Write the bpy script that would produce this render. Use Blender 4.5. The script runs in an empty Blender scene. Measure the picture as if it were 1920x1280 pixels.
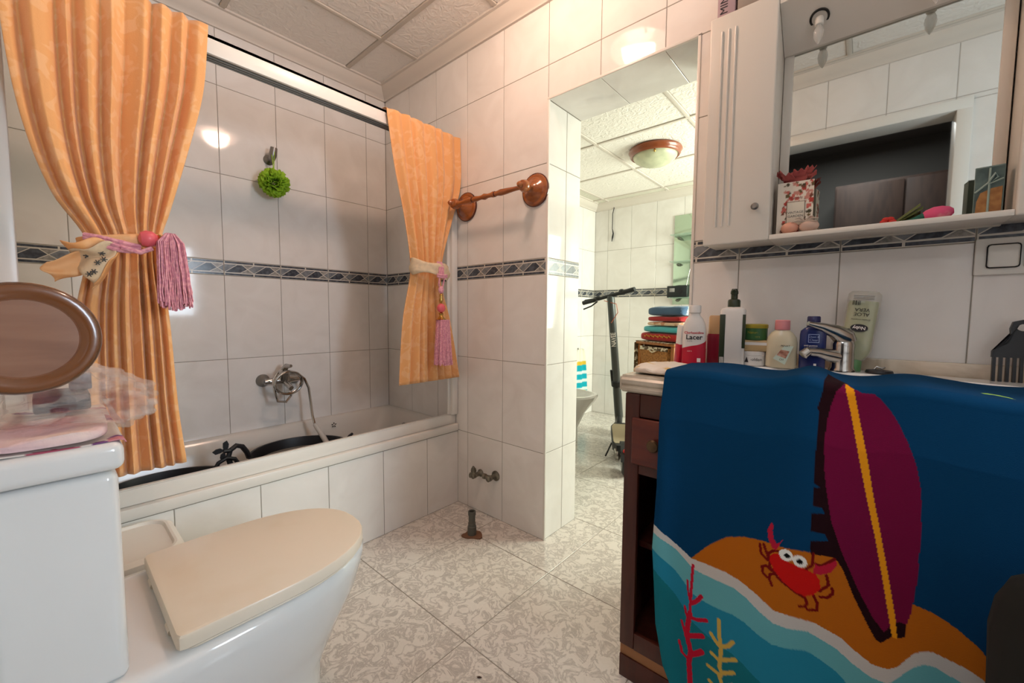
import bpy, bmesh, math, random
from mathutils import Vector, Matrix
random.seed(7)
SC = bpy.context.scene
COL = SC.collection
PI = math.pi

# ------------------------------------------------------------------ camera, world, light, exposure
cam_d = bpy.data.cameras.new('camera'); cam = bpy.data.objects.new('camera', cam_d); COL.objects.link(cam)
cam_d.sensor_fit = 'HORIZONTAL'; cam_d.sensor_width = 36.0; cam_d.lens = 762.69/1920*36.0; cam_d.clip_start = 0.01
_r = Vector((0.75304584, 0.65793794, 0.00629516)); _u = Vector((-0.04876798, 0.04627125, 0.99773777)); _f = Vector((-0.65615825, 0.75164928, -0.06693068))
cam.matrix_world = Matrix(((_r.x,_u.x,-_f.x,2.3718),(_r.y,_u.y,-_f.y,-1.4780),(_r.z,_u.z,-_f.z,1.0507),(0,0,0,1)))
SC.camera = cam
world = bpy.data.worlds.new('sky'); SC.world = world; world.use_nodes = True
world.node_tree.nodes['Background'].inputs[0].default_value = (0.75,0.85,1.0,1); world.node_tree.nodes['Background'].inputs[1].default_value = 1.0
def area(name, loc, direction, sx, sy, energy, color):
    l = bpy.data.lights.new(name,'AREA'); l.shape='RECTANGLE'; l.size=sx; l.size_y=sy; l.energy=energy; l.color=color
    o = bpy.data.objects.new(name,l); COL.objects.link(o); o.location=loc
    o.rotation_euler = Vector(direction).to_track_quat('-Z','Y').to_euler(); return o
area('daylight_bathroom_window', (4.04,-0.48,1.43), (-1,0,0), 0.54, 0.90, 28.0, (0.72,0.86,1.0))
area('hall_fill', (2.2,-2.5,2.45), (0,0,-1), 0.5, 0.5, 9.0, (0.9,0.95,1.0))  # added fill lamp, lifts the hall seen in the mirror
area('daylight_far_window', (2.84,1.75,1.40), (-1,0,-0.1), 1.1, 1.0, 50.0, (0.92,1.0,0.84))
LAMP_STRENGTH = 10.0
LAMP_WATTS = 26.0
LAMP_COLOR = (1.0,0.70,0.53)
SC.view_settings.view_transform = 'Standard'; SC.view_settings.look = 'None'; SC.view_settings.gamma = 1.0
SC.view_settings.use_curve_mapping = False; SC.view_settings.exposure = 0.52

# ------------------------------------------------------------------ materials
def lin(c):
    if isinstance(c,str): c = [int(c[i:i+2],16)/255 for i in (0,2,4)]
    return tuple((x/12.92 if x<=.04045 else ((x+.055)/1.055)**2.4) for x in c)
MATS = {}
def pm(name, col, rough=.5, metal=0, col2=None, nscale=10, ndetail=4, ramp=(.4,.65), bump=None, coat=0, trans=0, ior=1.45, emit=None, alpha=1, rnd=0, distort=0, spec=None, sheen=0, stretch=None, vein=False):
    m = bpy.data.materials.new(name); m.use_nodes = True; MATS[name] = m
    nt = m.node_tree; b = nt.nodes['Principled BSDF']; c = lin(col)
    b.inputs['Base Color'].default_value = (*c,1); b.inputs['Roughness'].default_value = rough; b.inputs['Metallic'].default_value = metal
    b.inputs['IOR'].default_value = ior; b.inputs['Coat Weight'].default_value = coat; b.inputs['Coat Roughness'].default_value = .08
    b.inputs['Transmission Weight'].default_value = trans; b.inputs['Alpha'].default_value = alpha
    if spec is not None: b.inputs['Specular IOR Level'].default_value = spec
    if sheen: b.inputs['Sheen Weight'].default_value = sheen
    if emit: b.inputs['Emission Color'].default_value = (*emit[0],1); b.inputs['Emission Strength'].default_value = emit[1]
    tc = nt.nodes.new('ShaderNodeTexCoord'); src = tc.outputs['Object']
    if rnd or stretch:
        mp = nt.nodes.new('ShaderNodeMapping'); nt.links.new(src, mp.inputs['Vector']); src = mp.outputs['Vector']
        if stretch: mp.inputs['Scale'].default_value = stretch
        if rnd:
            oi = nt.nodes.new('ShaderNodeObjectInfo'); ml = nt.nodes.new('ShaderNodeMath'); ml.operation='MULTIPLY'; ml.inputs[1].default_value=37
            nt.links.new(oi.outputs['Random'], ml.inputs[0]); nt.links.new(ml.outputs[0], mp.inputs['Location'])
    if col2:
        n = nt.nodes.new('ShaderNodeTexNoise'); n.inputs['Scale'].default_value = nscale; n.inputs['Detail'].default_value = ndetail; n.inputs['Distortion'].default_value = distort
        nt.links.new(src, n.inputs['Vector'])
        r = nt.nodes.new('ShaderNodeValToRGB'); e = r.color_ramp.elements
        e[0].position, e[1].position = ramp; e[0].color = (*c,1); e[1].color = (*lin(col2),1)
        if vein:
            n.inputs['Roughness'].default_value=.68
            e[0].position,e[1].position=.41,.49; q=e.new(.54); q.color=(*c,1); q=e.new(.80); q.color=tuple(a*.72+b_*.28 for a,b_ in zip((*c,1),(*lin(col2),1)))
        nt.links.new(n.outputs['Fac'], r.inputs['Fac']); nt.links.new(r.outputs['Color'], b.inputs['Base Color'])
    if bump:
        n = nt.nodes.new('ShaderNodeTexNoise'); n.inputs['Scale'].default_value = bump[0]; n.inputs['Detail'].default_value = 3; n.inputs['Distortion'].default_value = bump[2] if len(bump)>2 else 0
        nt.links.new(src, n.inputs['Vector']); bp = nt.nodes.new('ShaderNodeBump'); bp.inputs['Strength'].default_value = bump[1]; bp.inputs['Distance'].default_value = .01
        nt.links.new(n.outputs['Fac'], bp.inputs['Height']); nt.links.new(bp.outputs['Normal'], b.inputs['Normal'])
    return m
def vcol(name, rough=.9, attr='print', bump=None, sheen=0):
    m = pm(name,'808080',rough,bump=bump,sheen=sheen,spec=.12); nt = m.node_tree
    a = nt.nodes.new('ShaderNodeAttribute'); a.attribute_name = attr
    nt.links.new(a.outputs['Color'], nt.nodes['Principled BSDF'].inputs['Base Color']); return m
M_TILE = pm('glazed_wall_tile','ebe6e1',.06,col2='e2dcd6',nscale=6,ramp=(.35,.75),rnd=1,distort=1.0,spec=.35)
M_GROUT = pm('grout','8f877c',.9)
M_FLOOR = pm('marbled_floor_tile','dcd5cd',.18,col2='b3aba4',nscale=20,ndetail=12,rnd=1,distort=.9,vein=True)
M_BORDW = pm('border_cream','d8d0c4',.25); M_BDARK = pm('border_dark_blue','383b43',.2,col2='565a62',nscale=60,rnd=1)
M_BMID = pm('border_grey_blue','85878a',.2,col2='686b70',nscale=50,rnd=1); M_BCRK = pm('border_crackle','a19b93',.25,col2='7b7772',nscale=90,rnd=1)
M_CEIL = pm('embossed_ceiling_panel','f0e9e0',.75,bump=(26,.7,1.6),rnd=1); M_CEILP = pm('ceiling_grid','d2c8bb',.6)
M_COVE = pm('plaster_cove','d9cfc4',.6); M_PAINT = pm('white_lacquer','dfd7cc',.35); M_PVC = pm('white_pvc','e6e0d8',.3)
M_GREYTRACK = pm('grey_track','8d8b88',.4); M_CERAM = pm('white_ceramic','e4e4e2',.08,coat=.3); M_BATH = pm('bath_enamel','d6d0c8',.15)
M_LID = pm('cream_toilet_seat','e8dcc9',.3,col2='dccbb0',nscale=5,ramp=(.55,.9)); M_CURT = None
M_CHROME = pm('chrome','b9b6b2',.16,1); M_STEEL = pm('brushed_steel','8f8b86',.35,1); M_BRASS = pm('brass','c9a35a',.25,1)
M_WOOD = pm('orange_turned_wood','a8602f',.22,col2='8b4a22',nscale=9,ndetail=6,coat=.5,stretch=(1,6,6)); M_WOODD = pm('dark_wood_edge','55200f',.25,coat=.5)
M_MAHOG = pm('mahogany_vanity','4a2016',.35,col2='3a170f',nscale=8,ndetail=8,stretch=(6,6,.7)); M_MAHOGL = pm('mahogany_drawer','662a1c',.32,col2='55211a',nscale=8,stretch=(1,6,6))
M_RAWWOOD = pm('bare_wood_strip','96653f',.6); M_BLACKIN = pm('dark_interior','1d0f0b',.8)
M_MARBLE = pm('beige_marble','cfc1ae',.25,col2='a3927b',nscale=9,ndetail=9,ramp=(.4,.75),distort=1.5)
M_BLACK = pm('black_rubber','15151a',.45); M_BLACKP = pm('black_plastic','19181b',.35); M_WATER = pm('grey_water','8d8880',.05,spec=.8)
M_MIRROR = pm('mirror_glass','c9ccc6',.02,1); M_WHITEP = pm('white_plastic','e4e0d8',.35); M_GLASS = pm('clear_glass','f2f6f2',.02,trans=1,ior=1.45)
M_CLEARG = pm('green_shelf_glass','a8c4b4',.05,alpha=.45)
M_CURT = pm('peach_damask','e6a668',.7,col2='eab27c',nscale=22,ndetail=1,ramp=(.52,.58),bump=(300,.1),distort=1.2,sheen=.3)

# ------------------------------------------------------------------ mesh helpers
ORG = {}
class MB:
    def __init__(s): s.v=[]; s.f=[]; s.m=[]
    def add(s, vs, fs, mi=0):
        o=len(s.v); s.v += [Vector(p) for p in vs]; s.f += [tuple(i+o for i in f) for f in fs]; s.m += [mi]*len(fs); return s
    def bm(s, b, mi=0):
        b.verts.index_update(); return s.add([v.co.copy() for v in b.verts],[[v.index for v in f.verts] for f in b.faces],mi)
    def box(s,x0,x1,y0,y1,z0,z1,bev=0,seg=2,mi=0,M=None):
        b=bmesh.new(); bmesh.ops.create_cube(b,size=1)
        for v in b.verts: v.co=Vector((x0+(v.co.x+.5)*(x1-x0),y0+(v.co.y+.5)*(y1-y0),z0+(v.co.z+.5)*(z1-z0)))
        if bev: bmesh.ops.bevel(b,geom=list(b.edges),offset=bev,segments=seg,profile=.5,affect='EDGES')
        if M is not None:
            for v in b.verts: v.co = M @ v.co
        s.bm(b,mi); b.free(); return s
    def loft(s, rings, c0=True, c1=True, closed=True, mi=0):
        n=len(rings[0]); vs=[p for r in rings for p in r]; fs=[]
        for i in range(len(rings)-1):
            for j in range(n if closed else n-1):
                a=i*n+j; b=i*n+(j+1)%n; fs.append((a,b,b+n,a+n))
        if c0: fs.append(tuple(reversed(range(n))))
        if c1: fs.append(tuple(range((len(rings)-1)*n,len(rings)*n)))
        return s.add(vs,fs,mi)
    def lathe(s, prof, o=(0,0,0), axis=(0,0,1), seg=24, sx=1, sy=1, mi=0, up=None, c0=True, c1=True):
        z=Vector(axis).normalized(); x=(Vector(up) if up else (Vector((1,0,0)) if abs(z.x)<.9 else Vector((0,1,0)))); x=(x-z*x.dot(z)).normalized(); y=z.cross(x); o=Vector(o)
        rings=[[o+z*h+x*(r*sx*math.cos(2*PI*k/seg))+y*(r*sy*math.sin(2*PI*k/seg)) for k in range(seg)] for r,h in prof]
        return s.loft(rings,c0,c1,mi=mi)
    def tube(s, pts, r, seg=8, closed=False, mi=0):
        P=[Vector(p) for p in pts]; n=len(P); rings=[]; prev=None
        for i in range(n):
            t=(P[(i+1)%n]-P[i-1]) if closed else (P[min(i+1,n-1)]-P[max(i-1,0)])
            t.normalize()
            if prev is None: x=t.orthogonal().normalized()
            else: x=(prev-t*prev.dot(t)); x = x.normalized() if x.length>1e-6 else t.orthogonal().normalized()
            prev=x; y=t.cross(x); rr=r[i] if isinstance(r,(list,tuple)) else r
            rings.append([P[i]+x*rr*math.cos(2*PI*k/seg)+y*rr*math.sin(2*PI*k/seg) for k in range(seg)])
        if closed: rings.append(rings[0]); return s.loft(rings,False,False,mi=mi)
        return s.loft(rings,mi=mi)
    def grid(s, nu, nv, fn, mi=0):
        return s.add([fn(i/nu,j/nv) for j in range(nv+1) for i in range(nu+1)],[(j*(nu+1)+i,j*(nu+1)+i+1,(j+1)*(nu+1)+i+1,(j+1)*(nu+1)+i) for j in range(nv) for i in range(nu)],mi)
    def prism(s, ring, ext, mi=0):
        e=Vector(ext); r=[Vector(p) for p in ring]; return s.loft([r,[p+e for p in r]],mi=mi)
    def xf(s, M):
        s.v=[M @ p for p in s.v]; return s
    def sphere(s,c,r,seg=14,rings=9,mi=0):
        r3=(r,r,r) if not isinstance(r,(tuple,list)) else r; c=Vector(c)
        R=[[c+Vector((r3[0]*math.sin(PI*i/rings)*math.cos(2*PI*k/seg),r3[1]*math.sin(PI*i/rings)*math.sin(2*PI*k/seg),r3[2]*math.cos(PI*i/rings))) for k in range(seg)] for i in range(rings,-1,-1)]
        R[0]=[c-Vector((0,0,r3[2]))+(p-c)*1e-4 for p in R[1]]; R[-1]=[c+Vector((0,0,r3[2]))+(p-c)*1e-4 for p in R[-2]]
        return s.loft(R,mi=mi)
    def build(s,name,mats,parent=None,world=True,angle=40,label=None):
        me=bpy.data.meshes.new(name); o0=Vector((0,0,0))
        if parent is not None and world: o0=ORG.get(parent.name,o0)
        me.from_pydata([tuple(p-o0) for p in s.v],[],s.f)
        if not isinstance(mats,(list,tuple)): mats=[mats]
        for m in mats: me.materials.append(m)
        for p,mi in zip(me.polygons,s.m): p.material_index=mi; p.use_smooth=angle>0
        b=bmesh.new(); b.from_mesh(me); bmesh.ops.recalc_face_normals(b,faces=b.faces); b.to_mesh(me); b.free()
        if angle>0: me.set_sharp_from_angle(angle=math.radians(angle))
        ob=bpy.data.objects.new(name,me); COL.objects.link(ob)
        if parent is not None: ob.parent=parent; ORG[ob.name]=o0
        if label: ob['label']=label
        return ob
def thing(name,label,cat,loc=(0,0,0),rot=(0,0,0),group=None):
    e=bpy.data.objects.new(name,None); COL.objects.link(e); e.location=loc; e.rotation_euler=rot; e.empty_display_size=.05
    e['label']=label; e['category']=cat
    if group: e['group']=group
    ORG[e.name]=Vector(loc); return e
def tag(o,label,cat,group=None):
    o['label']=label; o['category']=cat
    if group: o['group']=group
    return o
def struct(o,label=None,cat=None):
    o['kind']='structure'
    if label: o['label']=label
    if cat: o['category']=cat
    return o
def rrect(x0,x1,y0,y1,r,z,n=5):
    pts=[]
    for cx,cy,a in ((x1-r,y0+r,-90),(x1-r,y1-r,0),(x0+r,y1-r,90),(x0+r,y0+r,180)):
        for k in range(n+1):
            t=math.radians(a+90*k/n); pts.append(Vector((cx+r*math.cos(t),cy+r*math.sin(t),z)))
    return pts
def interp(t,tab):
    if t<=tab[0][0]: return tab[0][1:]
    for a,b in zip(tab,tab[1:]):
        if t<=b[0]:
            k=(t-a[0])/(b[0]-a[0]+1e-9); k=k*k*(3-2*k); return tuple(p+(q-p)*k for p,q in zip(a[1:],b[1:]))
    return tab[-1][1:]
def hermite(t,tab):
    n=len(tab)
    if t<=tab[0][0]: return tab[0][1:]
    if t>=tab[-1][0]: return tab[-1][1:]
    for i in range(n-1):
        a,b=tab[i],tab[i+1]
        if t<=b[0]:
            p=tab[max(i-1,0)]; q=tab[min(i+2,n-1)]; h=b[0]-a[0]; k=(t-a[0])/h; out=[]
            for c in range(1,len(a)):
                m0=(b[c]-p[c])/(b[0]-p[0]+1e-9); m1=(q[c]-a[c])/(q[0]-a[0]+1e-9)
                out.append((2*k**3-3*k*k+1)*a[c]+(k**3-2*k*k+k)*h*m0+(3*k*k-2*k**3)*b[c]+(k**3-k*k)*h*m1)
            return tuple(out)
def linterp(t,tab):
    if t<=tab[0][0]: return tab[0][1]
    for a,b in zip(tab,tab[1:]):
        if t<=b[0]: return a[1]+(b[1]-a[1])*(t-a[0])/(b[0]-a[0]+1e-9)
    return tab[-1][1]
def text(s,size,mat,parent,M,bend=None,bold=False,sx=1):
    cu=bpy.data.curves.new('lettering','FONT'); cu.body=s; cu.size=size; cu.align_x='CENTER'; cu.align_y='CENTER'; cu.resolution_u=2
    if bold: cu.offset=size*.02
    t=bpy.data.objects.new('lettering_src',cu); COL.objects.link(t); bpy.context.view_layer.update()
    me=bpy.data.meshes.new_from_object(t.evaluated_get(bpy.context.evaluated_depsgraph_get())); bpy.data.objects.remove(t)
    for v in me.vertices:
        p=Vector((v.co.x*sx,v.co.y,0.0))
        if bend: p.z += bend(p.x)
        v.co = M @ p
    me.materials.clear(); me.materials.append(mat)
    o=bpy.data.objects.new('lettering',me); COL.objects.link(o); o.parent=parent; return o
def front(x,y,z): # lettering plane facing -Y in local space: text x -> +X, text y -> +Z
    return Matrix(((1,0,0,x),(0,0,-1,y),(0,1,0,z),(0,0,0,1)))

# ------------------------------------------------------------------ tiled surfaces
TILES={}
def tile_mesh(w,h,t,ch,mat,key):
    k=(key,round(w,3),round(h,3))
    if k in TILES: return TILES[k]
    b=MB(); W,H=w/2,h/2
    b.loft([[Vector((x,y,z)) for x,y in ((-a,-c),(a,-c),(a,c),(-a,c))] for a,c,z in ((W,H,-t),(W,H,-ch),(W-ch,H-ch,0))])
    me=bpy.data.meshes.new(key); me.from_pydata([tuple(p) for p in b.v],[],b.f); me.materials.append(mat); me.update(); TILES[k]=me; return me
def place(name,me,parent,ur,vr,n,pos):
    o=bpy.data.objects.new(name,me); COL.objects.link(o); o.parent=parent
    o.matrix_local=Matrix(((ur.x,vr.x,n.x,pos.x),(ur.y,vr.y,n.y,pos.y),(ur.z,vr.z,n.z,pos.z),(0,0,0,1))); return o
def clip(poly,u0,u1):
    for sgn,lim in ((1,u0),(-1,u1)):
        out=[]
        for i in range(len(poly)):
            a,b=poly[i-1],poly[i]; da,db=sgn*(a[0]-lim),sgn*(b[0]-lim)
            if (da<0)!=(db<0): k=da/(da-db); out.append((a[0]+(b[0]-a[0])*k,a[1]+(b[1]-a[1])*k))
            if db>=0: out.append(b)
        poly=out
        if len(poly)<3: return []
    return poly
def shrink(poly,d):
    cx=sum(p[0] for p in poly)/len(poly); cy=sum(p[1] for p in poly)/len(poly); out=[]
    for x,y in poly:
        l=math.hypot(x-cx,y-cy); k=max(0,(l-d*1.5)/l); out.append((cx+(x-cx)*k,cy+(y-cy)*k))
    return out
def border_mesh(w,h,phase):
    k=('b',round(w,3),round(h,3),round(phase,3))
    if k in TILES: return TILES[k]
    b=MB(); P=.127; W=w/2
    b.loft([[Vector((x,y,z)) for x,y in ((-a,-c),(a,-c),(a,c),(-a,c))] for a,c,z in ((W,h/2,-.006),(W,h/2,-.001),(W-.001,h/2-.001,0))])
    s=h/.0734; lo,hi=.0155*s,.058*s
    def q(u,v): return (u*P,lo+(hi-lo)*v)
    for i in range(-1,5):
        u=i*P-phase-W
        for mi,poly in ((1,[(.003,.002),(P-.003,.002),(P-.003,.0115),(.003,.0115)]),(1,[(.003,.062*s),(P-.003,.062*s),(P-.003,.0715*s),(.003,.0715*s)]),
              (2,shrink([q(-.22,.5),q(0,0),q(.43,1),q(0,1)],.0016)),(1,shrink([q(0,0),q(.54,0),q(.78,.5),q(.6,1),q(.43,1)],.0016)),(3,shrink([q(.6,1),q(.78,.5),q(1,1)],.0013)),(3,shrink([q(.54,0),q(1,0),q(.78,.5)],.0013))):
            pl=clip([(x+u,y) for x,y in poly],-W+.0008,W-.0008)
            if pl: b.add([Vector((x,y-h/2,.0006)) for x,y in pl],[tuple(range(len(pl)))],mi)
    me=bpy.data.meshes.new('border_tile'); me.from_pydata([tuple(p) for p in b.v],[],b.f)
    for m in (M_BORDW,M_BDARK,M_BMID,M_BCRK): me.materials.append(m)
    for p,mi in zip(me.polygons,b.m): p.material_index=mi
    me.update(); TILES[k]=me; return me
def minus(r,hs):
    out=[r]
    for h in hs:
        nx=[]
        for a in out:
            u0,u1,v0,v1=a; x0,x1,y0,y1=h
            if x1<=u0 or x0>=u1 or y1<=v0 or y0>=v1: nx.append(a); continue
            if v0<y0: nx.append((u0,u1,v0,y0))
            if v1>y1: nx.append((u0,u1,y1,v1))
            m0,m1=max(v0,y0),min(v1,y1)
            if u0<x0: nx.append((u0,x0,m0,m1))
            if u1>x1: nx.append((x1,u1,m0,m1))
        out=nx
    return out
G=.0024
def tiles(parent,o,ur,vr,n,us,vs,border=None,holes=(),mat=None,key='wall_tile',ph=0,gap=G,th=.006,ch=.0012):
    o,ur,vr,n=Vector(o),Vector(ur),Vector(vr),Vector(n); mat=mat or M_TILE
    for a,b in zip(us,us[1:]):
        for c,d in zip(vs,vs[1:]):
            isb = border and abs(c-border)<1e-4
            for u0,u1,v0,v1 in minus((a,b,c,d),holes):
                if u1-u0<.012 or v1-v0<.012: continue
                pos=o+ur*((u0+u1)/2)+vr*((v0+v1)/2); w,h=u1-u0-gap,v1-v0-gap
                if isb: place('border_tile',border_mesh(w,h,(u0-a)%.127),parent,ur,vr,n,pos)
                else: place(key,tile_mesh(w,h,th,ch,mat,key),parent,ur,vr,n,pos)
def slab(name,x0,x1,y0,y1,z0,z1,mat=None,holes=()):
    b=MB()
    if not holes: b.box(x0,x1,y0,y1,z0,z1)
    for h in holes: # hole in (x or y, z) of the long axis
        along_x=(x1-x0)>(y1-y0)
        r=(x0,x1,z0,z1) if along_x else (y0,y1,z0,z1)
        for u0,u1,v0,v1 in minus(r,[h]):
            b.box(u0,u1,y0,y1,v0,v1) if along_x else b.box(x0,x1,u0,u1,v0,v1)
    return struct(b.build(name,mat or M_GROUT,angle=0))
T=.41; B3=1.23; BT=1.3034
ROWS=[0,.41,.82,B3,BT,1.7134,2.1234,2.45]
X_,Y_,Z_=Vector((1,0,0)),Vector((0,1,0)),Vector((0,0,1))
e=.0012
DOOR=(1.282,1.907,-1,1.982)
floor=slab('floor',0,4.05,-3.3,2.42,-.1,-e)
wl=slab('wall_left',-.1,-e,-1.6,.0,0,2.5)
wf=slab('wall_front',-.1,4.05,e,.27-e,0,2.5,holes=[(1.282-e,1.907+e,-1,1.982+e)])
wr=slab('wall_right',4.0+e,4.1,-1.6,.0,0,2.5,holes=[(-.75,-.21,.98,1.88)])
RD=(1.86,2.69,-1,2.1)
wb=slab('wall_rear',-.1,4.05,-1.70,-1.56-e,0,2.5,holes=[RD])
XJ=[.068+.458*k for k in range(10)]; YJ=[-1.553+.458*k for k in range(10)]
tiles(floor,(0,0,0),X_,Y_,Z_,[0]+XJ[:-1]+[4.0],[-1.7]+YJ[:-1]+[2.40],mat=M_FLOOR,key='floor_tile',gap=.003,ch=.0008)
tiles(wl,(0,-1.56,0),Y_,Z_,X_,[0]+[1.56-.134-.254*k for k in range(5,-1,-1)]+[1.56],ROWS[1:],border=B3)
tiles(wf,(0,0,0),X_,Z_,-Y_,[0,.258,.512,.766,1.02,1.282,1.535,1.79,2.05,2.304,2.558,2.812,3.066,3.32,3.574,3.828,4.0],ROWS,border=B3,holes=[DOOR])
tiles(wr,(4.0,0,0),-Y_,Z_,-X_,[0,.26,.51,.77,1.02,1.28,1.56],ROWS,border=B3,holes=[(.21,.75,.98,1.88)])
tiles(wb,(4.0,-1.56,0),-X_,Z_,Y_,[0]+[.084+.254*k for k in range(16)],ROWS,border=B3,holes=[(4-RD[1],4-RD[0],-1,RD[3])])
# door reveal and lintel, tiled
tiles(wf,(1.282,0,0),Y_,Z_,X_,[.006,.148,.27],[0]+ROWS[1:5]+[1.7134,1.982],border=B3)
tiles(wf,(1.282,.0,1.982),X_,-Y_,-Z_,[0,.25,.504,.625],[-.27,-.006])
b=MB(); b.box(1.279,1.289,-.003,.007,0,1.985,.002); b.box(1.900,1.910,-.004,.007,0,1.985,.002); b.box(1.279,1.910,-.004,.006,1.978,1.988,.002)
struct(b.build('trim_1',M_PVC))
# rear doorway lining and the dark hall behind it
b=MB(); b.box(1.85,1.90,-1.705,-1.552,0,2.112,.003); b.box(2.65,2.705,-1.705,-1.552,0,2.112,.003); b.box(1.85,2.705,-1.705,-1.551,2.06,2.112,.003)
struct(b.build('trim_2',M_PVC))
M_HALL=pm('hall_paint','6f6a66',.8)
b=MB(); b.box(1.1,3.05,-3.4,-3.3,0,2.5); b.box(1.0,1.1,-3.4,-1.7,0,2.5); b.box(3.05,3.1,-3.4,-1.7,0,2.5); b.box(1.0,3.1,-3.4,-1.7,2.5,2.55)
struct(b.build('wall_hall',M_HALL))
w=thing('wardrobe','tall dark red brown wooden wardrobe in the unlit hall','wardrobe',(2.45,-3.1,0))
M_DULL=pm('dull_brown_wood','4d372d',.6,col2='3f2c25',nscale=6,stretch=(6,6,1))
MB().box(2.12,2.95,-3.29,-2.85,0,2.10,.006).build('carcass',M_DULL,w)
for x0,x1 in ((2.13,2.53),(2.54,2.94)): MB().box(x0,x1,-2.85,-2.832,.08,2.08,.005).build('door',M_DULL,w)
# ceiling: 60 cm embossed panels in a white grid
ceil=slab('ceiling',0,4.05,-1.6,.0,2.455,2.55,M_CEILP)
CX=[0,.43,1.03,1.63,2.23,2.83,3.43,4.0]; CY=[0,.28,.88,1.48,1.56]
tiles(ceil,(0,0,2.45),X_,-Y_,-Z_,CX,CY,mat=M_CEIL,key='ceiling_panel',gap=.022,ch=.004)
bar=MB()
for x in CX[1:-1]: MB().box(x-.011,x+.011,-1.56,0,2.444,2.456,.002).build('grid_bar',M_CEILP,ceil)
for y in CY[1:-1]: MB().box(0,4.0,-y-.011,-y+.011,2.4435,2.456,.002).build('grid_bar',M_CEILP,ceil)
CP=[(0,2.38),(.012,2.38),(.014,2.39),(.03,2.40),(.052,2.425),(.058,2.44),(.07,2.442),(.072,2.45),(0,2.45)]
def cove(name,fn):
    b=MB(); a=[Vector(fn(p,0)) for p in CP]; c=[Vector(fn(p,1)) for p in CP]; b.loft([a,c]); return struct(b.build(name,M_COVE,angle=50))
cove('trim_3',lambda p,t:(p[0],-1.56+1.56*t+(0 if not t else -0),p[1])); cove('trim_4',lambda p,t:(4.0*t,-p[0],p[1])); cove('trim_5',lambda p,t:(4.0*t,-1.56+p[0],p[1])); cove('trim_6',lambda p,t:(4.0-p[0],-1.56*t,p[1]))
# windows
def window(name,x,y0,y1,z0,z1):
    b=MB(); t=.035
    b.box(x,x+.05,y0,y0+t,z0,z1,.003); b.box(x,x+.05,y1-t,y1,z0,z1,.003); b.box(x,x+.05,y0,y1,z0,z0+t,.003); b.box(x,x+.05,y0,y1,z1-t,z1,.003)
    return struct(b.build(name,M_PVC))
window('window_1',4.0,-.75,-.21,.98,1.88)
# far room
wfar=slab('wall_far',.0,3.05,2.40+e,2.5,0,2.3); wfl=slab('wall_far_left',.0,.15-e,.27,2.42,0,2.3); wfr=slab('wall_far_right',2.9,3.05,.27,2.42,0,2.3,holes=[(1.2,2.3,.9,1.9)])
R2=[0,.41,.827,1.231,1.309,1.714,2.20]
tiles(wfar,(0,2.40,0),X_,Z_,-Y_,[.15,.30,.555,.81,1.066,1.32,1.576,1.832,2.09,2.346,2.6,2.9],R2,border=1.231)
tiles(wfl,(.15,.27,0),Y_,Z_,X_,[0,.10,.354,.608,.862,1.116,1.37,1.624,1.878,2.13],R2,border=1.231)
cf=slab('ceiling_far',0,3.05,.27,2.42,2.205,2.3,M_CEILP)
M_CEILF=pm('cream_ceiling_panel','dcd8c8',.75,bump=(22,.5,1.6),rnd=1)
FX=[.15,.33,.93,1.53,2.13,2.73,2.9]; FYJ=[.27,.43,1.03,1.63,2.23,2.40]
tiles(cf,(0,0,2.20),X_,-Y_,-Z_,FX,[-y for y in reversed(FYJ)],mat=M_CEILF,key='ceiling_panel',gap=.022,ch=.004)
for x in FX[1:-1]: MB().box(x-.011,x+.011,.27,2.4,2.194,2.206,.002).build('grid_bar',M_COVE,cf)
for y in FYJ[1:-1]: MB().box(.15,2.9,y-.011,y+.011,2.1935,2.206,.002).build('grid_bar',M_COVE,cf)
CP=[(p[0],p[1]-.25) for p in CP]
cove('trim_7',lambda p,t:(.15+2.75*t,2.40-p[0],p[1])); cove('trim_8',lambda p,t:(.15+p[0],.27+2.13*t,p[1]))
window('window_2',2.9,1.2,2.3,.9,1.9)
# ------------------------------------------------------------------ bathtub, apron, screen frame
ap=slab('wall_apron',.66,.688-e,-1.56,0,0,.41)
tiles(ap,(.688,-1.56,0),Y_,Z_,X_,[0,.076,.33,.583,.838,1.097,1.35,1.56],[0,.405])
tub=thing('bathtub','white enamel bathtub built in along the tiled wall','bathtub',(.33,-.78,0))
R=[]
for i0,i1,j0,j1,r,z in ((.002,.655,-1.555,-.002,.01,.30),(.002,.655,-1.555,-.002,.01,.447),(.018,.63,-1.535,-.022,.05,.449),(.03,.615,-1.52,-.035,.07,.438),(.05,.60,-1.49,-.07,.09,.38),(.075,.58,-1.45,-.13,.11,.20),(.11,.55,-1.40,-.20,.11,.145),(.16,.5,-1.34,-.26,.1,.135)):
    R.append(rrect(i0,i1,j0,j1,r,z,6))
MB().loft(R,False,True).build('basin',M_BATH,tub,angle=60)
MB().lathe([(.0,.0),(.026,.0),(.026,.004),(.018,.007),(.0,.007)],(.30,-.088,.37),(0,-1,.18),18).build('overflow_drain',M_STEEL,tub)
def sticker(y,z):
    o=MB()
    for k in range(5):
        a=2*PI*k/5+.3; c=Vector((math.cos(a),math.sin(a)))
        pts=[(0.3,0),(.62,.22),(1,0),(.62,-.22)]
        ring=[Vector((.055,y+.016*(px*c.x-py*c.y),z+.016*(px*c.y+py*c.x))) for px,py in pts]
        o.prism(ring,(.002,0,0))
    return o.build('flower_sticker',M_BLACKP,tub)
sticker(-1.155,.405); sticker(-.40,.40)
fr=thing('shower_screen_frame','white shower screen frame of posts and rails around the bathtub','screen frame',(.67,-.78,.41))
MB().box(.640,.672,-1.56,-.003,.447,.499,.003).box(.665,.672,-1.56,-.003,.499,.503,.001).build('upper_sill',M_PVC,fr)
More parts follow.
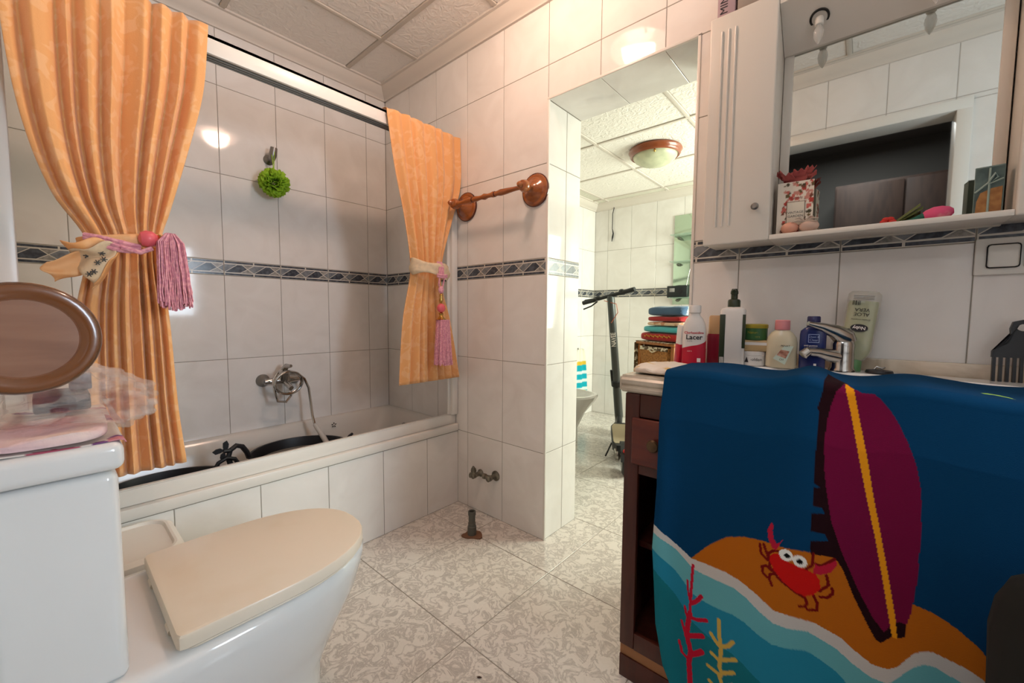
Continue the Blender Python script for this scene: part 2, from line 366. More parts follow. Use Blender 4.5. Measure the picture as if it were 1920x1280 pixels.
MB().box(.630,.695,-1.56,-.003,.408,.446,.004).build('lower_sill',M_PVC,fr)
MB().box(.640,.690,-.040,-.002,.499,1.915,.003).box(.664,.672,-.058,-.040,.499,1.915,.001).build('post',M_PVC,fr)
MB().box(.640,.690,-1.558,-1.520,.499,1.915,.003).build('post',M_PVC,fr)
hd=MB().box(.676,.690,-1.56,-.002,1.905,1.966,.002); hd.box(.63,.69,-1.56,-.002,1.952,1.966,.002); hd.build('header_rail',M_PVC,fr)
tr=MB()
for x in (.632,.645,.659): tr.box(x,x+.005,-1.56,-.002,1.905,1.952)
tr.box(.632,.676,-1.56,-.002,1.935,1.950); tr.build('track',M_GREYTRACK,fr)

# ------------------------------------------------------------------ curtains
def curtain(name,label,X0,tab,nf,seed,ztop,zbot,hang=None):
    rnd=random.Random(seed); ph=[rnd.uniform(0,6.28) for _ in range(6)]
    c=thing(name,label,'curtain',(X0,sum(tab[0][1:3])/2,zbot),group='peach curtains')
    nu,nv=190,80
    def warp(u): return u+.018*math.sin(2*PI*2.3*u+ph[0])+.012*math.sin(2*PI*5.1*u+ph[1])
    def fold(u,z):
        w=warp(u)+.004*math.sin(z*3+ph[2]); s=math.sin(2*PI*nf*w+ph[3]); s=abs(math.sin(PI*nf*w+ph[3]))**.8*2-1
        return .78*s+.26*math.sin(2*PI*nf*.37*w+ph[4]+z*.5)+.08*math.sin(2*PI*nf*2.0*w+ph[5])
    def fn(u,v):
        if v<.05: # draped over the header rail
            k=v/.05; a=PI*.5*(1-k); yl,yr,am,bl=hermite(ztop,[(t[0],)+tuple(t[1:]) for t in reversed(tab)])
            return Vector((.664+.036*math.cos(a)*(1)+am*.5*k*(1+fold(u,ztop)),yl+(yr-yl)*u,ztop-.004+.012*math.sin(a)))
        k=(v-.05)/.95; z=ztop-.004+(zbot-ztop)*k
        yl,yr,am,bl=hermite(z,[(t[0],)+tuple(t[1:]) for t in reversed(tab)])
        uu=u+ .010*math.sin(2*PI*nf*warp(u)+2*ph[3])
        y=yl+(yr-yl)*uu
        f=fold(u,z); x=X0-.02+am*.5*(1+f)+bl*math.sqrt(max(0,1-(2*u-1)**2))
        zz=z
        if v>.98: zz+=.004*f
        return Vector((x,y,zz))
    o=MB().grid(nu,nv,fn).build('drape',M_CURT,c,angle=180)
    m=o.modifiers.new('thickness','SOLIDIFY'); m.thickness=.0016
    return c
# table rows: z, y_left, y_right, fold depth, bundle bulge
cl=curtain('curtain','peach damask curtain gathered at the white post beside the toilet tank',.735,[(1.96,-1.525,-1.09,.028,.0),(1.74,-1.52,-1.115,.050,.0),(1.53,-1.498,-1.165,.056,.012),(1.36,-1.455,-1.210,.050,.03),(1.255,-1.398,-1.238,.024,.045),(1.19,-1.40,-1.240,.030,.045),(1.05,-1.425,-1.226,.045,.025),(.75,-1.44,-1.214,.05,.012),(.575,-1.45,-1.200,.05,.01)],8.5,3,1.972,.575)
cr=curtain('curtain','peach damask curtain tied back beside the wooden towel bar',.722,[(1.95,-.43,-.008,.022,.0),(1.72,-.395,-.012,.030,.0),(1.52,-.352,-.075,.034,.012),(1.34,-.322,-.130,.028,.03),(1.262,-.315,-.138,.018,.04),(1.20,-.325,-.140,.02,.04),(1.02,-.362,-.09,.034,.02),(.72,-.385,-.034,.045,.0)],6.5,11,1.972,.715)
M_PINK=pm('pink_rayon_cord','e8a3ad',.5,col2='cf8296',nscale=120,ramp=(.4,.6),sheen=.4); M_SASH=pm('cream_sash','e3c9a6',.8,col2='d0b89a',nscale=40); M_BEAD=pm('coral_bead','e0606a',.35)
M_ORSASH=pm('peach_sash','e8a66a',.75,col2='efba86',nscale=14,ramp=(.45,.6)); M_EMB=pm('dark_embroidery','4b4a48',.9)
def ring_pts(yc,zc,xc,ry,rx,rot=0,n=26,a0=0,a1=2*PI,tilt=0):
    return [Vector((xc+rx*math.cos(a0+(a1-a0)*k/n),yc+ry*math.sin(a0+(a1-a0)*k/n),zc+tilt*math.sin(a0+(a1-a0)*k/n))) for k in range(n)]
# right tieback
t=thing('curtain_tieback','cream sash and pink cord tieback with a slim hanging tassel','tieback',(.78,-.225,.80))
R=[]
for k in range(25):
    a=2*PI*k/24; p=Vector((.745+.062*math.cos(a),-.228+.102*math.sin(a),1.262-.012*math.sin(a)))
    n=Vector((math.cos(a),math.sin(a),0)); w=.032+.008*math.sin(3*a)
    R.append([p+n*.007*math.cos(q)+Vector((0,0,w*math.sin(q)))+n*.004*math.sin(3*q+2*a) for q in [2*PI*j/12 for j in range(12)]])
MB().loft(R,False,False).build('sash',M_SASH,t,angle=80)
b=MB()
for dy in (-.012,-.004,.004,.012): b.tube([(.80,-.215+dy,1.30),(.815,-.215+dy,1.27),(.815,-.215+dy,1.232)],.0042,8)
for dz in (0,.009): b.tube([(.82,-.245,1.228+dz),(.828,-.215,1.224+dz),(.82,-.185,1.228+dz)],.005,8)
b.tube([(.82,-.23,1.225),(.822,-.236,1.19),(.822,-.223,1.155),(.822,-.21,1.19),(.82,-.20,1.225)],.004,8)
b.sphere((.822,-.223,1.165),(.012,.015,.018))
b.build('cord',M_PINK,t)
MB().lathe([(.003,.05),(.008,.042),(.006,.03),(.010,.02),(.008,.01),(.003,.0)],(.822,-.223,1.098)).build('gold_fitting',M_BRASS,t)
MB().lathe([(.004,.036),(.012,.03),(.008,.02),(.016,.008),(.028,0)],(.822,-.223,1.022)).build('gold_fitting',M_BRASS,t)
MB().sphere((.822,-.223,1.078),(.018,.022,.022)).build('bead',M_BEAD,t)
def fringe(cx,cy,z0,z1,r0,r1,n,parent,wav=.003,seed=1):
    rn=random.Random(seed); b=MB()
    for k in range(n):
        a=rn.uniform(0,2*PI); q=math.sqrt(rn.random())*.3+.7; pts=[]
        for j in range(6):
            s=j/5; r=(r0+(r1-r0)*s)*q; pts.append((cx+r*math.cos(a)+rn.uniform(-wav,wav)*s,cy+r*math.sin(a)+rn.uniform(-wav,wav)*s,z0+(z1-z0)*s+(rn.uniform(-.004,.012) if j==5 else 0)))
        b.tube(pts,.0021,4)
    b.lathe([(r0*.9,0),(r1*.8,-(z0-z1)*.95)],(cx,cy,z0),seg=12)
    o=b.build('fringe',M_PINK,parent,angle=80); o['kind']='stuff'; return o
fringe(.825,-.215,1.022,.805,.030,.044,210,t,.002,5)
# left tieback
t=thing('curtain_tieback','pink rope tieback with coral bead and long loose tassel on embroidered sash','tieback',(.80,-1.31,1.06))
R=[]
for k in range(25):
    a=2*PI*k/24; p=Vector((.772+.078*math.cos(a),-1.318+.094*math.sin(a),1.243+.016*math.sin(a))); n=Vector((math.cos(a),math.sin(a),0))
    R.append([p+n*.008*math.cos(q)+Vector((0,0,.019*math.sin(q)))+n*.004*math.sin(3*q+2*a) for q in [2*PI*j/12 for j in range(12)]])
MB().loft(R,False,False).build('sash',M_ORSASH,t,angle=80)
def flap(u,v): # embroidered sash end hanging off the knot, fanned and rippled
    L=.088*u; sp=.020+.060*u**.8; a=.72+.10*math.sin(2*v)
    y=-1.348-L*math.cos(a)+(v-.5)*sp*.42; z=1.222-L*math.sin(a)-(v-.5)*sp
    return Vector((.852+.016*math.sin(7.5*v+1.0+2*u)*(.3+u)-.03*u*u,y+.005*math.sin(9*v)*u,z+.006*math.sin(8*u+5*v)))
o=MB().grid(16,24,flap).build('sash_end',M_SASH,t,angle=180); o.modifiers.new('thickness','SOLIDIFY').thickness=.002
o=MB().grid(16,8,lambda u,v: flap(u,.88+.32*v)+Vector((.004-.012*v,0,0))).build('sash_end',M_ORSASH,t,angle=180); o.modifiers.new('thickness','SOLIDIFY').thickness=.002
o=MB().grid(16,8,lambda u,v: flap(u,-.22+.34*v)+Vector((.004-.02*v,0,0))).build('sash_end',M_ORSASH,t,angle=180); o.modifiers.new('thickness','SOLIDIFY').thickness=.002
o=MB().grid(16,12,lambda u,v: Vector((.825-.02*u+.010*math.sin(8*v+3*u),-1.385-.085*u-.012*math.sin(5*v),1.195-.045*u-.045*(v-.5)*(.5+u)+.010*math.sin(5*u+3*v)))).build('sash_end',M_ORSASH,t,angle=180); o.modifiers.new('thickness','SOLIDIFY').thickness=.002
b=MB()
for (u,v) in ((.45,.70),(.8,.70),(.62,.66),(.9,.66),(.35,.3),(.75,.28)):
    c=flap(u,v)+Vector((.004,0,0))
    for k in range(6):
        a=2*PI*k/6; b.tube([c,c+Vector((.001,.007*math.cos(a),.007*math.sin(a)))],.0013,5)
b.build('embroidery',M_EMB,t)['kind']='stuff'
b=MB()
for q in range(3): b.tube([(.825+.075*s-.045*s*s,-1.402+.105*s,1.250-.006*q-.046*s+.03*s*s+.006*math.sin(4*s+q)) for s in [j/10 for j in range(11)]],.0065,8)
b.tube([(.862,-1.335,1.222),(.872,-1.30,1.212),(.870,-1.275,1.226)],.0065,8); b.build('cord',M_PINK,t)
MB().lathe([(.004,-.002),(.018,.004),(.023,.016),(.020,.030),(.010,.040)],(.862,-1.300,1.250),(0.1,1,.1),20).build('bead',M_BEAD,t)
MB().lathe([(.010,0),(.015,.004),(.010,.010),(.014,.016),(.008,.022)],(.866,-1.262,1.253),(0.1,1,.1),18).build('gold_fitting',M_BRASS,t)
rn=random.Random(4); b=MB()
for k in range(210):
    u=rn.random(); d=rn.uniform(-.014,.014); L=1.058+rn.uniform(-.006,.016)+.02*abs(u-.5)
    y1=-1.268+.075*u; pts=[(.868+d*.4,-1.248,1.262+rn.uniform(-.006,.004)),(.876+d,-1.246+.02*u,1.270),(.880+d,-1.266+.058*u,1.245)]
    for j in range(1,7):
        s=j/6; pts.append((.880+d+rn.uniform(-.002,.002),-1.266+.058*u+(y1+1.266-.058*u)*s+rn.uniform(-.0022,.0022),1.245+(L-1.245)*s))
    b.tube(pts,.0017,4)
b.build('fringe',M_PINK,t,angle=80)['kind']='stuff'

# ------------------------------------------------------------------ shower mixer, holder, pouf
t=thing('shower_mixer','chrome bath mixer tap with coiled hose above the bathtub','mixer tap',(.0,-.66,.69))
for yy in (-.745,-.590): MB().lathe([(.033,0),(.033,.004),(.022,.02),(.014,.03),(.014,.055)],(0,yy,.696),(1,0,0)).build('wall_flange',M_STEEL,t)
MB().tube([(.055,-.755,.695),(.055,-.72,.695),(.06,-.66,.697),(.055,-.61,.697),(.055,-.58,.697)],[.014,.016,.026,.016,.014],14).lathe([(.028,0),(.028,.045),(.02,.05)],(.06,-.665,.70),(.25,0,1)).tube([(.06,-.665,.69),(.10,-.66,.675),(.135,-.655,.66)],[.016,.014,.012],12).build('valve_body',M_CHROME,t)
MB().tube([(.075,-.665,.755),(.09,-.66,.772),(.125,-.65,.775)],[.018,.014,.008],10).build('lever',M_CHROME,t)
h=[]
for k in range(46):
    a=2*PI*k/22+1.2; h.append((.122+.012*math.sin(k*.29)+.0006*k,-.668+.068*math.cos(a),.690+.058*math.sin(a)))
b=MB().tube(h,.0062,8)
b.tube([(.115,-.655,.66),(.125,-.655,.62),(.13,-.68,.592),(.13,-.72,.60),(.13,-.735,.66),(.12,-.735,.71),(.11,-.71,.745)],.0062,8)
b.tube([(.11,-.66,.745),(.12,-.62,.735),(.125,-.585,.70),(.125,-.565,.65),(.13,-.558,.57),(.14,-.555,.50),(.16,-.553,.455)],.0065,8).build('hose',M_CHROME,t)
MB().tube([(.16,-.553,.455),(.175,-.549,.44),(.21,-.535,.40),(.265,-.515,.325)],[.009,.012,.014,.012],12).build('hand_shower',pm('grey_white_handset','c9c2ba',.35),t)
t=thing('shower_holder','small chrome hand shower holder fixed high on the tiles','shower holder',(0,-.676,1.84))
MB().lathe([(.025,0),(.025,.006),(.018,.014),(.011,.02),(.011,.05)],(0,-.683,1.835),(1,0,0)).build('wall_flange',M_STEEL,t)
MB().tube([(.05,-.683,1.825),(.055,-.68,1.85),(.06,-.676,1.885)],[.013,.019,.016],14).build('cradle',M_STEEL,t)
t=thing('bath_pouf','lime green mesh bath pouf hanging from the shower holder','bath pouf',(.085,-.688,1.70))
M_LIME=pm('lime_mesh','a8cf2e',.7,col2='8ab31f',nscale=60)
rn=random.Random(2); b=MB()
for k in range(95):
    d=Vector((rn.gauss(0,1),rn.gauss(0,1),rn.gauss(0,1))).normalized(); s1=d.orthogonal().normalized(); s2=d.cross(s1); ph=rn.uniform(0,6.28); c=Vector((.085,-.688,1.703))
    W=.036
    b.grid(8,2,lambda u,v: c+d*(.026+.036*v+.006*math.sin(14*u+ph)*v)+(s1*math.cos(ph+2.6*u)+s2*math.sin(ph+2.6*u))*(.014+.014*v)+s2*.005*math.sin(20*u+ph)*v)
o=b.build('netting',M_LIME,t,angle=180); o.modifiers.new('thickness','SOLIDIFY').thickness=.0008
MB().tube([(.072,-.678,1.868),(.08,-.684,1.82),(.085,-.688,1.75)],.0018,6).tube([(.06,-.690,1.868),(.075,-.690,1.82),(.085,-.688,1.75)],.0018,6).build('loop',M_LIME,t)

# ------------------------------------------------------------------ black tubs in the bath
def basin(name,label,cx,cy,rx,ry,zr,zb,water):
    t=thing(name,label,'basin',(cx,cy,zb),group='black tubs in the bath')
    seg=40; pr=[(.80,zb),(.97,zr-.03),(1.0,zr-.012),(1.02,zr),(.97,zr),(.94,zr-.02),(.78,zb+.012)]
    MB().loft([[Vector((cx+rx*r*math.cos(2*PI*k/seg),cy+ry*r*math.sin(2*PI*k/seg),z)) for k in range(seg)] for r,z in pr]).build('tub_shell',M_BLACK,t,angle=50)
    if water: MB().loft([[Vector((cx+rx*.92*math.cos(2*PI*k/seg),cy+ry*.92*math.sin(2*PI*k/seg),zz)) for k in range(seg)] for zz in (zr-.05,zr-.045)]).build('water',M_WATER,t)
    return t
t=basin('black_tub','black rubber tub of grey water under the hand shower',.325,-.690,.205,.215,.395,.136,True)
MB().tube([(.345,-.475,.385),(.348,-.455,.405),(.35,-.438,.418)],[.008,.009,.006],8).build('handle',M_BLACK,t)
MB().tube([(.27,-.895,.39),(.275,-.905,.42),(.285,-.925,.452),(.29,-.948,.462),(.295,-.972,.448),(.30,-.982,.42),(.305,-.975,.385)],.011,8).build('handle',M_BLACK,t)
t=basin('black_tub','empty black rubber tub at the curtained end of the bathtub',.33,-1.195,.19,.215,.372,.136,False)
def leafshape(b,o,dirv,L,W):
    d=Vector(dirv).normalized(); s=d.cross(Vector((1,0,0))).normalized(); o=Vector(o)
    b.prism([o,o+d*L*.35+s*W*.5,o+d*L*.7+s*W*.42,o+d*L,o+d*L*.75-s*W*.5,o+d*L*.35-s*W*.35],(.006,0,0))
b=MB(); b.tube([(.302,-.975,.448),(.304,-.99,.452),(.305,-1.0,.452)],.010,8)
leafshape(b,(.302,-.997,.452),(0,.25,1),.046,.024); leafshape(b,(.302,-.995,.455),(0,-1,.05),.045,.024); leafshape(b,(.302,-.995,.45),(0,-.35,-1),.04,.022)
b.tube([(.31,-1.04,.375),(.31,-1.02,.408),(.31,-.99,.422),(.31,-.96,.41),(.31,-.945,.38)],.009,8); b.build('handle',M_BLACK,t)

# ------------------------------------------------------------------ turned wooden towel bar
t=thing('towel_bar','turned orange wood towel bar on two round wall roses','towel bar',(.99,0,1.6))
for x in (.765,1.219):
    MB().lathe([(.071,0),(.072,.006),(.066,.013),(.054,.015),(.050,.020),(.036,.024),(.028,.034),(.018,.040),(.014,.052),(.018,.060),(.024,.070),(.027,.085),(.022,.100),(.012,.104),(.010,.112),(.013,.118),(.007,.126),(.0,.127)],(x,0,1.607),(0,-1,0),32).build('wall_rose',M_WOOD,t)
    MB().lathe([(.0735,-.001),(.0745,.004),(.0735,.008)],(x,0,1.607),(0,-1,0),32).build('rose_edge',M_WOODD,t)
pr=[(.010,0),(.009,.03),(.011,.07),(.014,.105),(.010,.118),(.0105,.13),(.014,.145),(.0105,.165),(.010,.185),(.015,.205),(.010,.225),(.0105,.245),(.014,.262),(.0105,.278),(.012,.292),(.015,.31),(.013,.345),(.010,.385),(.0095,.41),(.011,.43)]
MB().lathe(pr,(.777,-.088,1.603),(1,0,0),16).build('bar',M_WOOD,t)
for x in (.895,1.045): MB().lathe([(.0125,0),(.0135,.003),(.0125,.006)],(x,-.088,1.603),(1,0,0),16).build('dark_ring',M_WOODD,t)

# ------------------------------------------------------------------ pipework
M_OLDTAP=pm('tarnished_metal','6f6a5f',.4,1,col2='8d877a',nscale=60)
for i,(x,z,lab) in enumerate(((.868,.212,'tarnished stop valve with pointed handle low on the wall by the bath'),(.978,.226,'tarnished stop valve with capped outlet low on the wall by the doorway'))):
    t=thing('stop_valve',lab,'valve',(x,0,z),group='stop valves')
    MB().lathe([(.026 if i else .02,0),(.026 if i else .02,.004),(.012,.012),(.012,.04),(.015,.042),(.015,.06),(.009,.064)],(x,0,z),(0,-1,0)).build('valve_body',M_OLDTAP,t)
    if i: MB().lathe([(.010,0),(.010,.03),(.014,.032),(.014,.046),(.004,.05)],(x,-.035,z),(-1,-.2,0)).build('outlet',M_OLDTAP,t)
    else: MB().lathe([(.011,0),(.011,.02),(.015,.022),(.013,.034),(.004,.05)],(x,-.05,z+.005),(.1,-.2,1)).build('handle',M_OLDTAP,t); MB().lathe([(.009,0),(.009,.02),(.014,.022),(.014,.035),(.004,.038)],(x,-.035,z-.004),(-1,-.3,-.1)).build('outlet',M_OLDTAP,t)
t=thing('drain_pipe','short grey drain pipe stub standing on the floor','pipe',(1.002,-.19,0))
MB().lathe([(.021,0),(.021,.045),(.018,.048),(.018,.062),(.016,.064),(.016,.10),(.0185,.101),(.0185,.118),(.013,.118),(.013,.07),(.0,.07)],(1.002,-.19,0),seg=20).build('pipe',pm('grey_pipe','56544e',.6),t)
R=[[Vector((1.002+.045*(1+.3*math.sin(3*a+1))*math.cos(a),-.19+.04*(1+.25*math.sin(2*a))*math.sin(a),z)) for a in [2*PI*k/20 for k in range(20)]] for z in (.0,.006)]
MB().loft(R).build('cement_collar',pm('brown_cement','7a5640',.9),t)
for x,y,a,s,lab in ((1.575,-.70,.6,.016,'tiny dark brown dead leaf on the marbled floor'),(1.06,-.235,1.2,.006,'dark crumb on the floor beside the drain pipe')):
    tag(MB().grid(6,4,lambda u,v: Vector((x+s*(u-.5)*math.cos(a)-s*.45*(v-.5)*math.sin(PI*u)*math.sin(a),y+s*(u-.5)*math.sin(a)+s*.45*(v-.5)*math.sin(PI*u)*math.cos(a),.002+.0025*math.sin(PI*v)*math.sin(PI*u)))).build('dry_leaf',pm('dry_leaf_brown','3c2418',.8)),lab,'leaf','bits of litter')
# ------------------------------------------------------------------ ceiling lamp of this room
def dome_lamp(label,x,y,z,r,ringmat,glass):
    t=thing('ceiling_lamp',label,'lamp',(x,y,z-.09))
    MB().lathe([(r*.55,0),(r*1.0,0),(r*1.02,-.010),(r*.98,-.017),(r*.97,-.030),(r*.94,-.040),(r*.90,-.045),(r*.84,-.040),(r*.7,-.034)],(x,y,z),seg=40).build('wooden_ring',ringmat,t)
    MB().lathe([(r*.84,-.030),(r*.83,-.048),(r*.74,-.070),(r*.52,-.092),(r*.22,-.105),(.001,-.107)],(x,y,z),seg=40,c0=False).build('glass_shade',glass,t)
    for k in range(3):
        a=2*PI*k/3+.9; p=Vector((x+r*.8*math.cos(a),y+r*.8*math.sin(a),z-.05)); MB().sphere(p,(.008,.008,.012)).build('clip',M_BRASS,t)
    return t
M_LAMPG=pm('lit_lamp_glass','fff4e6',.3,emit=(LAMP_COLOR,LAMP_STRENGTH),alpha=.4)
_l=bpy.data.lights.new('lamp_bulb','POINT'); _l.energy=LAMP_WATTS; _l.color=LAMP_COLOR; _l.shadow_soft_size=.080
_b=bpy.data.objects.new('lamp_bulb',_l); COL.objects.link(_b); _b.location=(1.43,-.56,2.445-.052)
dome_lamp('lit round ceiling lamp with wooden ring above the toilet',1.43,-.56,2.445,.165,M_WOODD,M_LAMPG)
# ------------------------------------------------------------------ toilet
def dring(x0,x1,y0,y1,z,n=14,back=.03,p=2.3): # D outline: straight back at y0, rounded tip at y1
    cx=(x0+x1)/2; hw=(x1-x0)/2; ym=y0+(y1-y0)*.38; pts=[]
    for k in range(n+1):
        a=PI*k/n; c,s=math.cos(a),math.sin(a)
        pts.append(Vector((cx+hw*math.copysign(abs(c)**(2/p),c),ym+(y1-ym)*abs(s)**(2/p),z)))
    bk=[(x0,y0+back),(x0+back*.3,y0+back*.3),(x0+back,y0),(x1-back,y0),(x1-back*.3,y0+back*.3),(x1,y0+back)]
    return pts+[Vector((x,y,z)) for x,y in bk]
t=thing('toilet','white ceramic toilet with cistern and closed cream seat lid','toilet',(1.27,-1.25,0))
R=[dring(1.13,1.41,-1.50,-1.02,0),dring(1.14,1.40,-1.50,-1.03,.06),dring(1.145,1.395,-1.50,-1.02,.14),dring(1.12,1.425,-1.53,-.985,.22),dring(1.085,1.462,-1.545,-.935,.32),dring(1.075,1.475,-1.55,-.915,.385),dring(1.072,1.477,-1.55,-.908,.415),dring(1.08,1.468,-1.55,-.915,.427),dring(1.10,1.45,-1.54,-.935,.430)]
MB().loft(R).build('bowl',M_CERAM,t,angle=50)
def dplate(x0,x1,y0,y1,z0,z1,b):
    return [dring(x0+b,x1-b,y0+b,y1-b,z0,20,.012),dring(x0,x1,y0,y1,z0+b,20,.012),dring(x0,x1,y0,y1,z1-b,20,.012),dring(x0+b*.4,x1-b*.4,y0+b*.4,y1-b*.4,z1-b*.25,20,.012),dring(x0+b*1.2,x1-b*1.2,y0+b*1.2,y1-b*1.2,z1,20,.012)]
MB().loft(dplate(1.092,1.465,-1.335,-.925,.431,.436,.002)).build('seat_ring',M_LID,t)
MB().loft(dplate(1.088,1.470,-1.350,-.918,.436,.468,.005)).build('seat_lid',M_LID,t,angle=35)
for x in (1.18,1.38): MB().tube([(x-.016,-1.346,.438),(x+.016,-1.346,.438)],.007,12).build('hinge',M_LID,t)
MB().box(1.065,1.45,-1.554,-1.410,.428,.788,.014,4).build('cistern',M_CERAM,t)
MB().box(1.052,1.462,-1.556,-1.402,.792,.838,.014,4).build('cistern_lid',M_CERAM,t)
MB().lathe([(.022,0),(.022,.006),(.018,.010),(0,.010)],(1.10,-1.48,.838)).build('flush_button',M_CHROME,t)
t=thing('lidded_bin','white plastic lidded bin squeezed between toilet and bath','bin',(.86,-1.40,0))
MB().loft([rrect(.735,.985,-1.53,-1.265,.05,0,6),rrect(.735,.985,-1.53,-1.265,.05,.02,6),rrect(.722,.998,-1.545,-1.250,.06,.365,6)]).build('body',M_WHITEP,t)
MB().loft([rrect(.718,1.002,-1.548,-1.245,.06,.362,6),rrect(.716,1.004,-1.55,-1.242,.06,.372,6),rrect(.722,.998,-1.546,-1.249,.06,.402,6),rrect(.735,.985,-1.535,-1.262,.055,.412,6),rrect(.742,.978,-1.53,-1.268,.05,.412,6),rrect(.746,.974,-1.526,-1.272,.05,.404,6)]).build('lid',M_WHITEP,t,angle=30)
# ------------------------------------------------------------------ things on the cistern
M_PLATE=pm('brown_turned_wood','8f6248',.28,col2='80533a',nscale=6,ndetail=6,coat=.5,stretch=(1,1,7)); M_PLATER=pm('dark_brown_rim','59300f',.25,coat=.6)
t=thing('wooden_rose','round brown wooden disc with dark rim fixed to the wall above the cistern','wooden disc',(1.615,-1.497,1.018))
ax=(1,.06,.02); c=(1.615,-1.497,1.018)
MB().lathe([(.0,-.012),(.05,-.012),(.0655,-.004),(.067,.003),(.0655,.007),(.063,.009)],c,ax,44,c1=False).build('rim',M_PLATER,t)
MB().lathe([(.0632,.009),(.058,.0105),(.052,.0085),(.0475,.0055)],c,ax,44,c0=False,c1=False).build('ring',pm('orange_brown_wood','74421c',.25,coat=.5),t)
MB().lathe([(.0478,.0055),(.046,.0035),(.0,.003)],c,ax,44,c0=False).build('face',M_PLATE,t)
M_PKC=pm('pale_pink_cloth','eed6cb',.9,col2='dcbcc0',nscale=9,bump=(60,.3))
def pillow(b,x0,x1,y0,y1,z0,z1,seed,amp=.004,nx=24,ny=12):
    rn=random.Random(seed); ph=[rn.uniform(0,6) for _ in range(6)]; R=[]
    for i in range(nx+1):
        u=i/nx; x=x0+(x1-x0)*u; ring=[]
        sc=1-.25*abs(2*u-1)**8
        for k in range(ny*2):
            a=PI*k/ny; cc,ss=math.cos(a),math.sin(a)
            y=(y0+y1)/2+(y1-y0)/2*math.copysign(abs(cc)**.6,cc)*sc; z=(z0+z1)/2+(z1-z0)/2*math.copysign(abs(ss)**.6,ss)*sc
            if ss>-.2: z+=amp*math.sin(9*u+ph[0]+3*cc)+amp*.6*math.sin(23*u+ph[1]-5*cc); 
            y+=amp*math.sin(7*u+ph[2]+2*ss)
            ring.append(Vector((x,y,z)))
        R.append(ring)
    return b.loft(R)
FLOR=vcol('floral_cover',.6)
def colored(o,fn):
    me=o.data; ca=me.color_attributes.new('print','FLOAT_COLOR','POINT')
    mw=ORG.get(o.name,Vector((0,0,0)))
    for i,v in enumerate(me.vertices): ca.data[i].color=(*lin(fn(v.co+mw)),1)
rn=random.Random(21); spots=[(rn.uniform(1.06,1.46),rn.uniform(-1.56,-1.39),rn.uniform(.014,.03),rn.choice(['c9707c','b55a6c','8d5a8e','7a4f7c','d08a92']),rn.uniform(0,3.1)) for _ in range(26)]
def floral(p):
    for x,y,r,c,a in spots:
        dx,dy=p.x-x,p.y-y+.3*(p.z-.84); u=dx*math.cos(a)+dy*math.sin(a); w=-dx*math.sin(a)+dy*math.cos(a)
        if (u/r)**2+(w/(r*.5))**2<1: return c
    return 'e4d8cf'
def cover(u,v):
    x=1.058+.392*u; yy=-1.552+.155*v; z=.8395
    if yy>-1.405: z-= (yy+1.405)*.9; yy=-1.405+(yy+1.405)*.35+.004
    z+=.0015*math.sin(14*u+6*v)+.001
    if u>.96: z-=.0
    return Vector((x,yy,z))
o=MB().grid(90,50,cover).build('floral_runner',FLOR,angle=180); colored(o,floral); o.modifiers.new('thickness','SOLIDIFY').thickness=.002
tag(o,'white runner cloth printed with pink and purple petals over the cistern lid','cloth')
b=MB(); pillow(b,1.22,1.452,-1.552,-1.415,.8435,.862,5,.0025); o=b.build('pink_cloth',M_PKC,angle=80); tag(o,'pale pink folded cloth lying on the cistern lid','cloth')
t=thing('dark_box','small dark blue boxed item inside the clear bag on the cistern','box',(1.28,-1.46,.872))
MB().box(1.20,1.30,-1.50,-1.43,.872,.902,.004,M=None).build('carton',pm('navy_carton','141a28',.4),t); MB().box(1.215,1.25,-1.455,-1.425,.902,.935,.003).build('cap',pm('slate_cap','3f4658',.4),t)
M_BAG=pm('clear_plastic_film','f0e4dc',.10,alpha=.27,col2='c07f80',nscale=9,ramp=(.60,.64),bump=(30,.8,1.5),spec=.9)
rn=random.Random(9)
def bagpt(u,v):
    a=2*PI*u; e_=PI*v; r=1+.10*math.sin(5*a+3*e_)+.07*math.sin(11*a-4*e_)+.05*math.sin(17*e_+3*a)
    x=1.25+.175*r*math.sin(e_)*math.cos(a); y=-1.452+.098*r*math.sin(e_)*math.sin(a)+(.035*max(0,math.sin(a))*math.sin(e_)*max(0,math.cos(a)+.3)); z=.885+.058*r*math.cos(e_)-.10*max(0,y+1.41)
    return Vector((x,max(y,-1.555),max(z,.868 if y<-1.40 else .80)))
o=MB().grid(70,36,bagpt).build('plastic_bag',M_BAG,angle=180); tag(o,'crumpled clear plastic bag with pink print on the cistern','bag')

# ------------------------------------------------------------------ vanity
VX0,VX1,VY=1.872,2.80,-.41
t=thing('vanity_cabinet','dark mahogany vanity cabinet with drawer and open shelves','cabinet',(2.33,-.2,0))
b=MB(); b.box(VX0,VX0+.018,VY+.001,-.004,0,.835); b.box(VX1-.018,VX1,VY+.001,-.004,0,.835); b.box(VX0+.018,VX1-.018,-.022,-.004,0,.835); b.box(VX0+.018,VX1-.018,VY+.03,-.022,.62,.635); b.box(VX0+.018,VX1-.018,VY+.002,-.022,.125,.143)
b.build('carcass',M_MAHOG,t,angle=0)
MB().box(VX0,VX0+.042,VY-.012,VY+.004,.10,.835,.003).build('stile',M_MAHOG,t); MB().box(VX1-.042,VX1,VY-.012,VY+.004,.10,.835,.003).build('stile',M_MAHOG,t); MB().box(2.30,2.345,VY-.012,VY+.004,.145,.62,.003).build('stile',M_MAHOG,t)
MB().box(VX0+.042,VX1-.042,VY-.010,VY+.004,.772,.835,.002).build('top_rail',M_MAHOG,t); MB().box(VX0+.042,VX1-.042,VY-.010,VY+.004,.612,.645,.002).build('drawer_rail',M_MAHOG,t); MB().box(VX0+.042,VX1-.042,VY-.010,VY+.004,.098,.148,.002).build('bottom_rail',M_MAHOG,t)
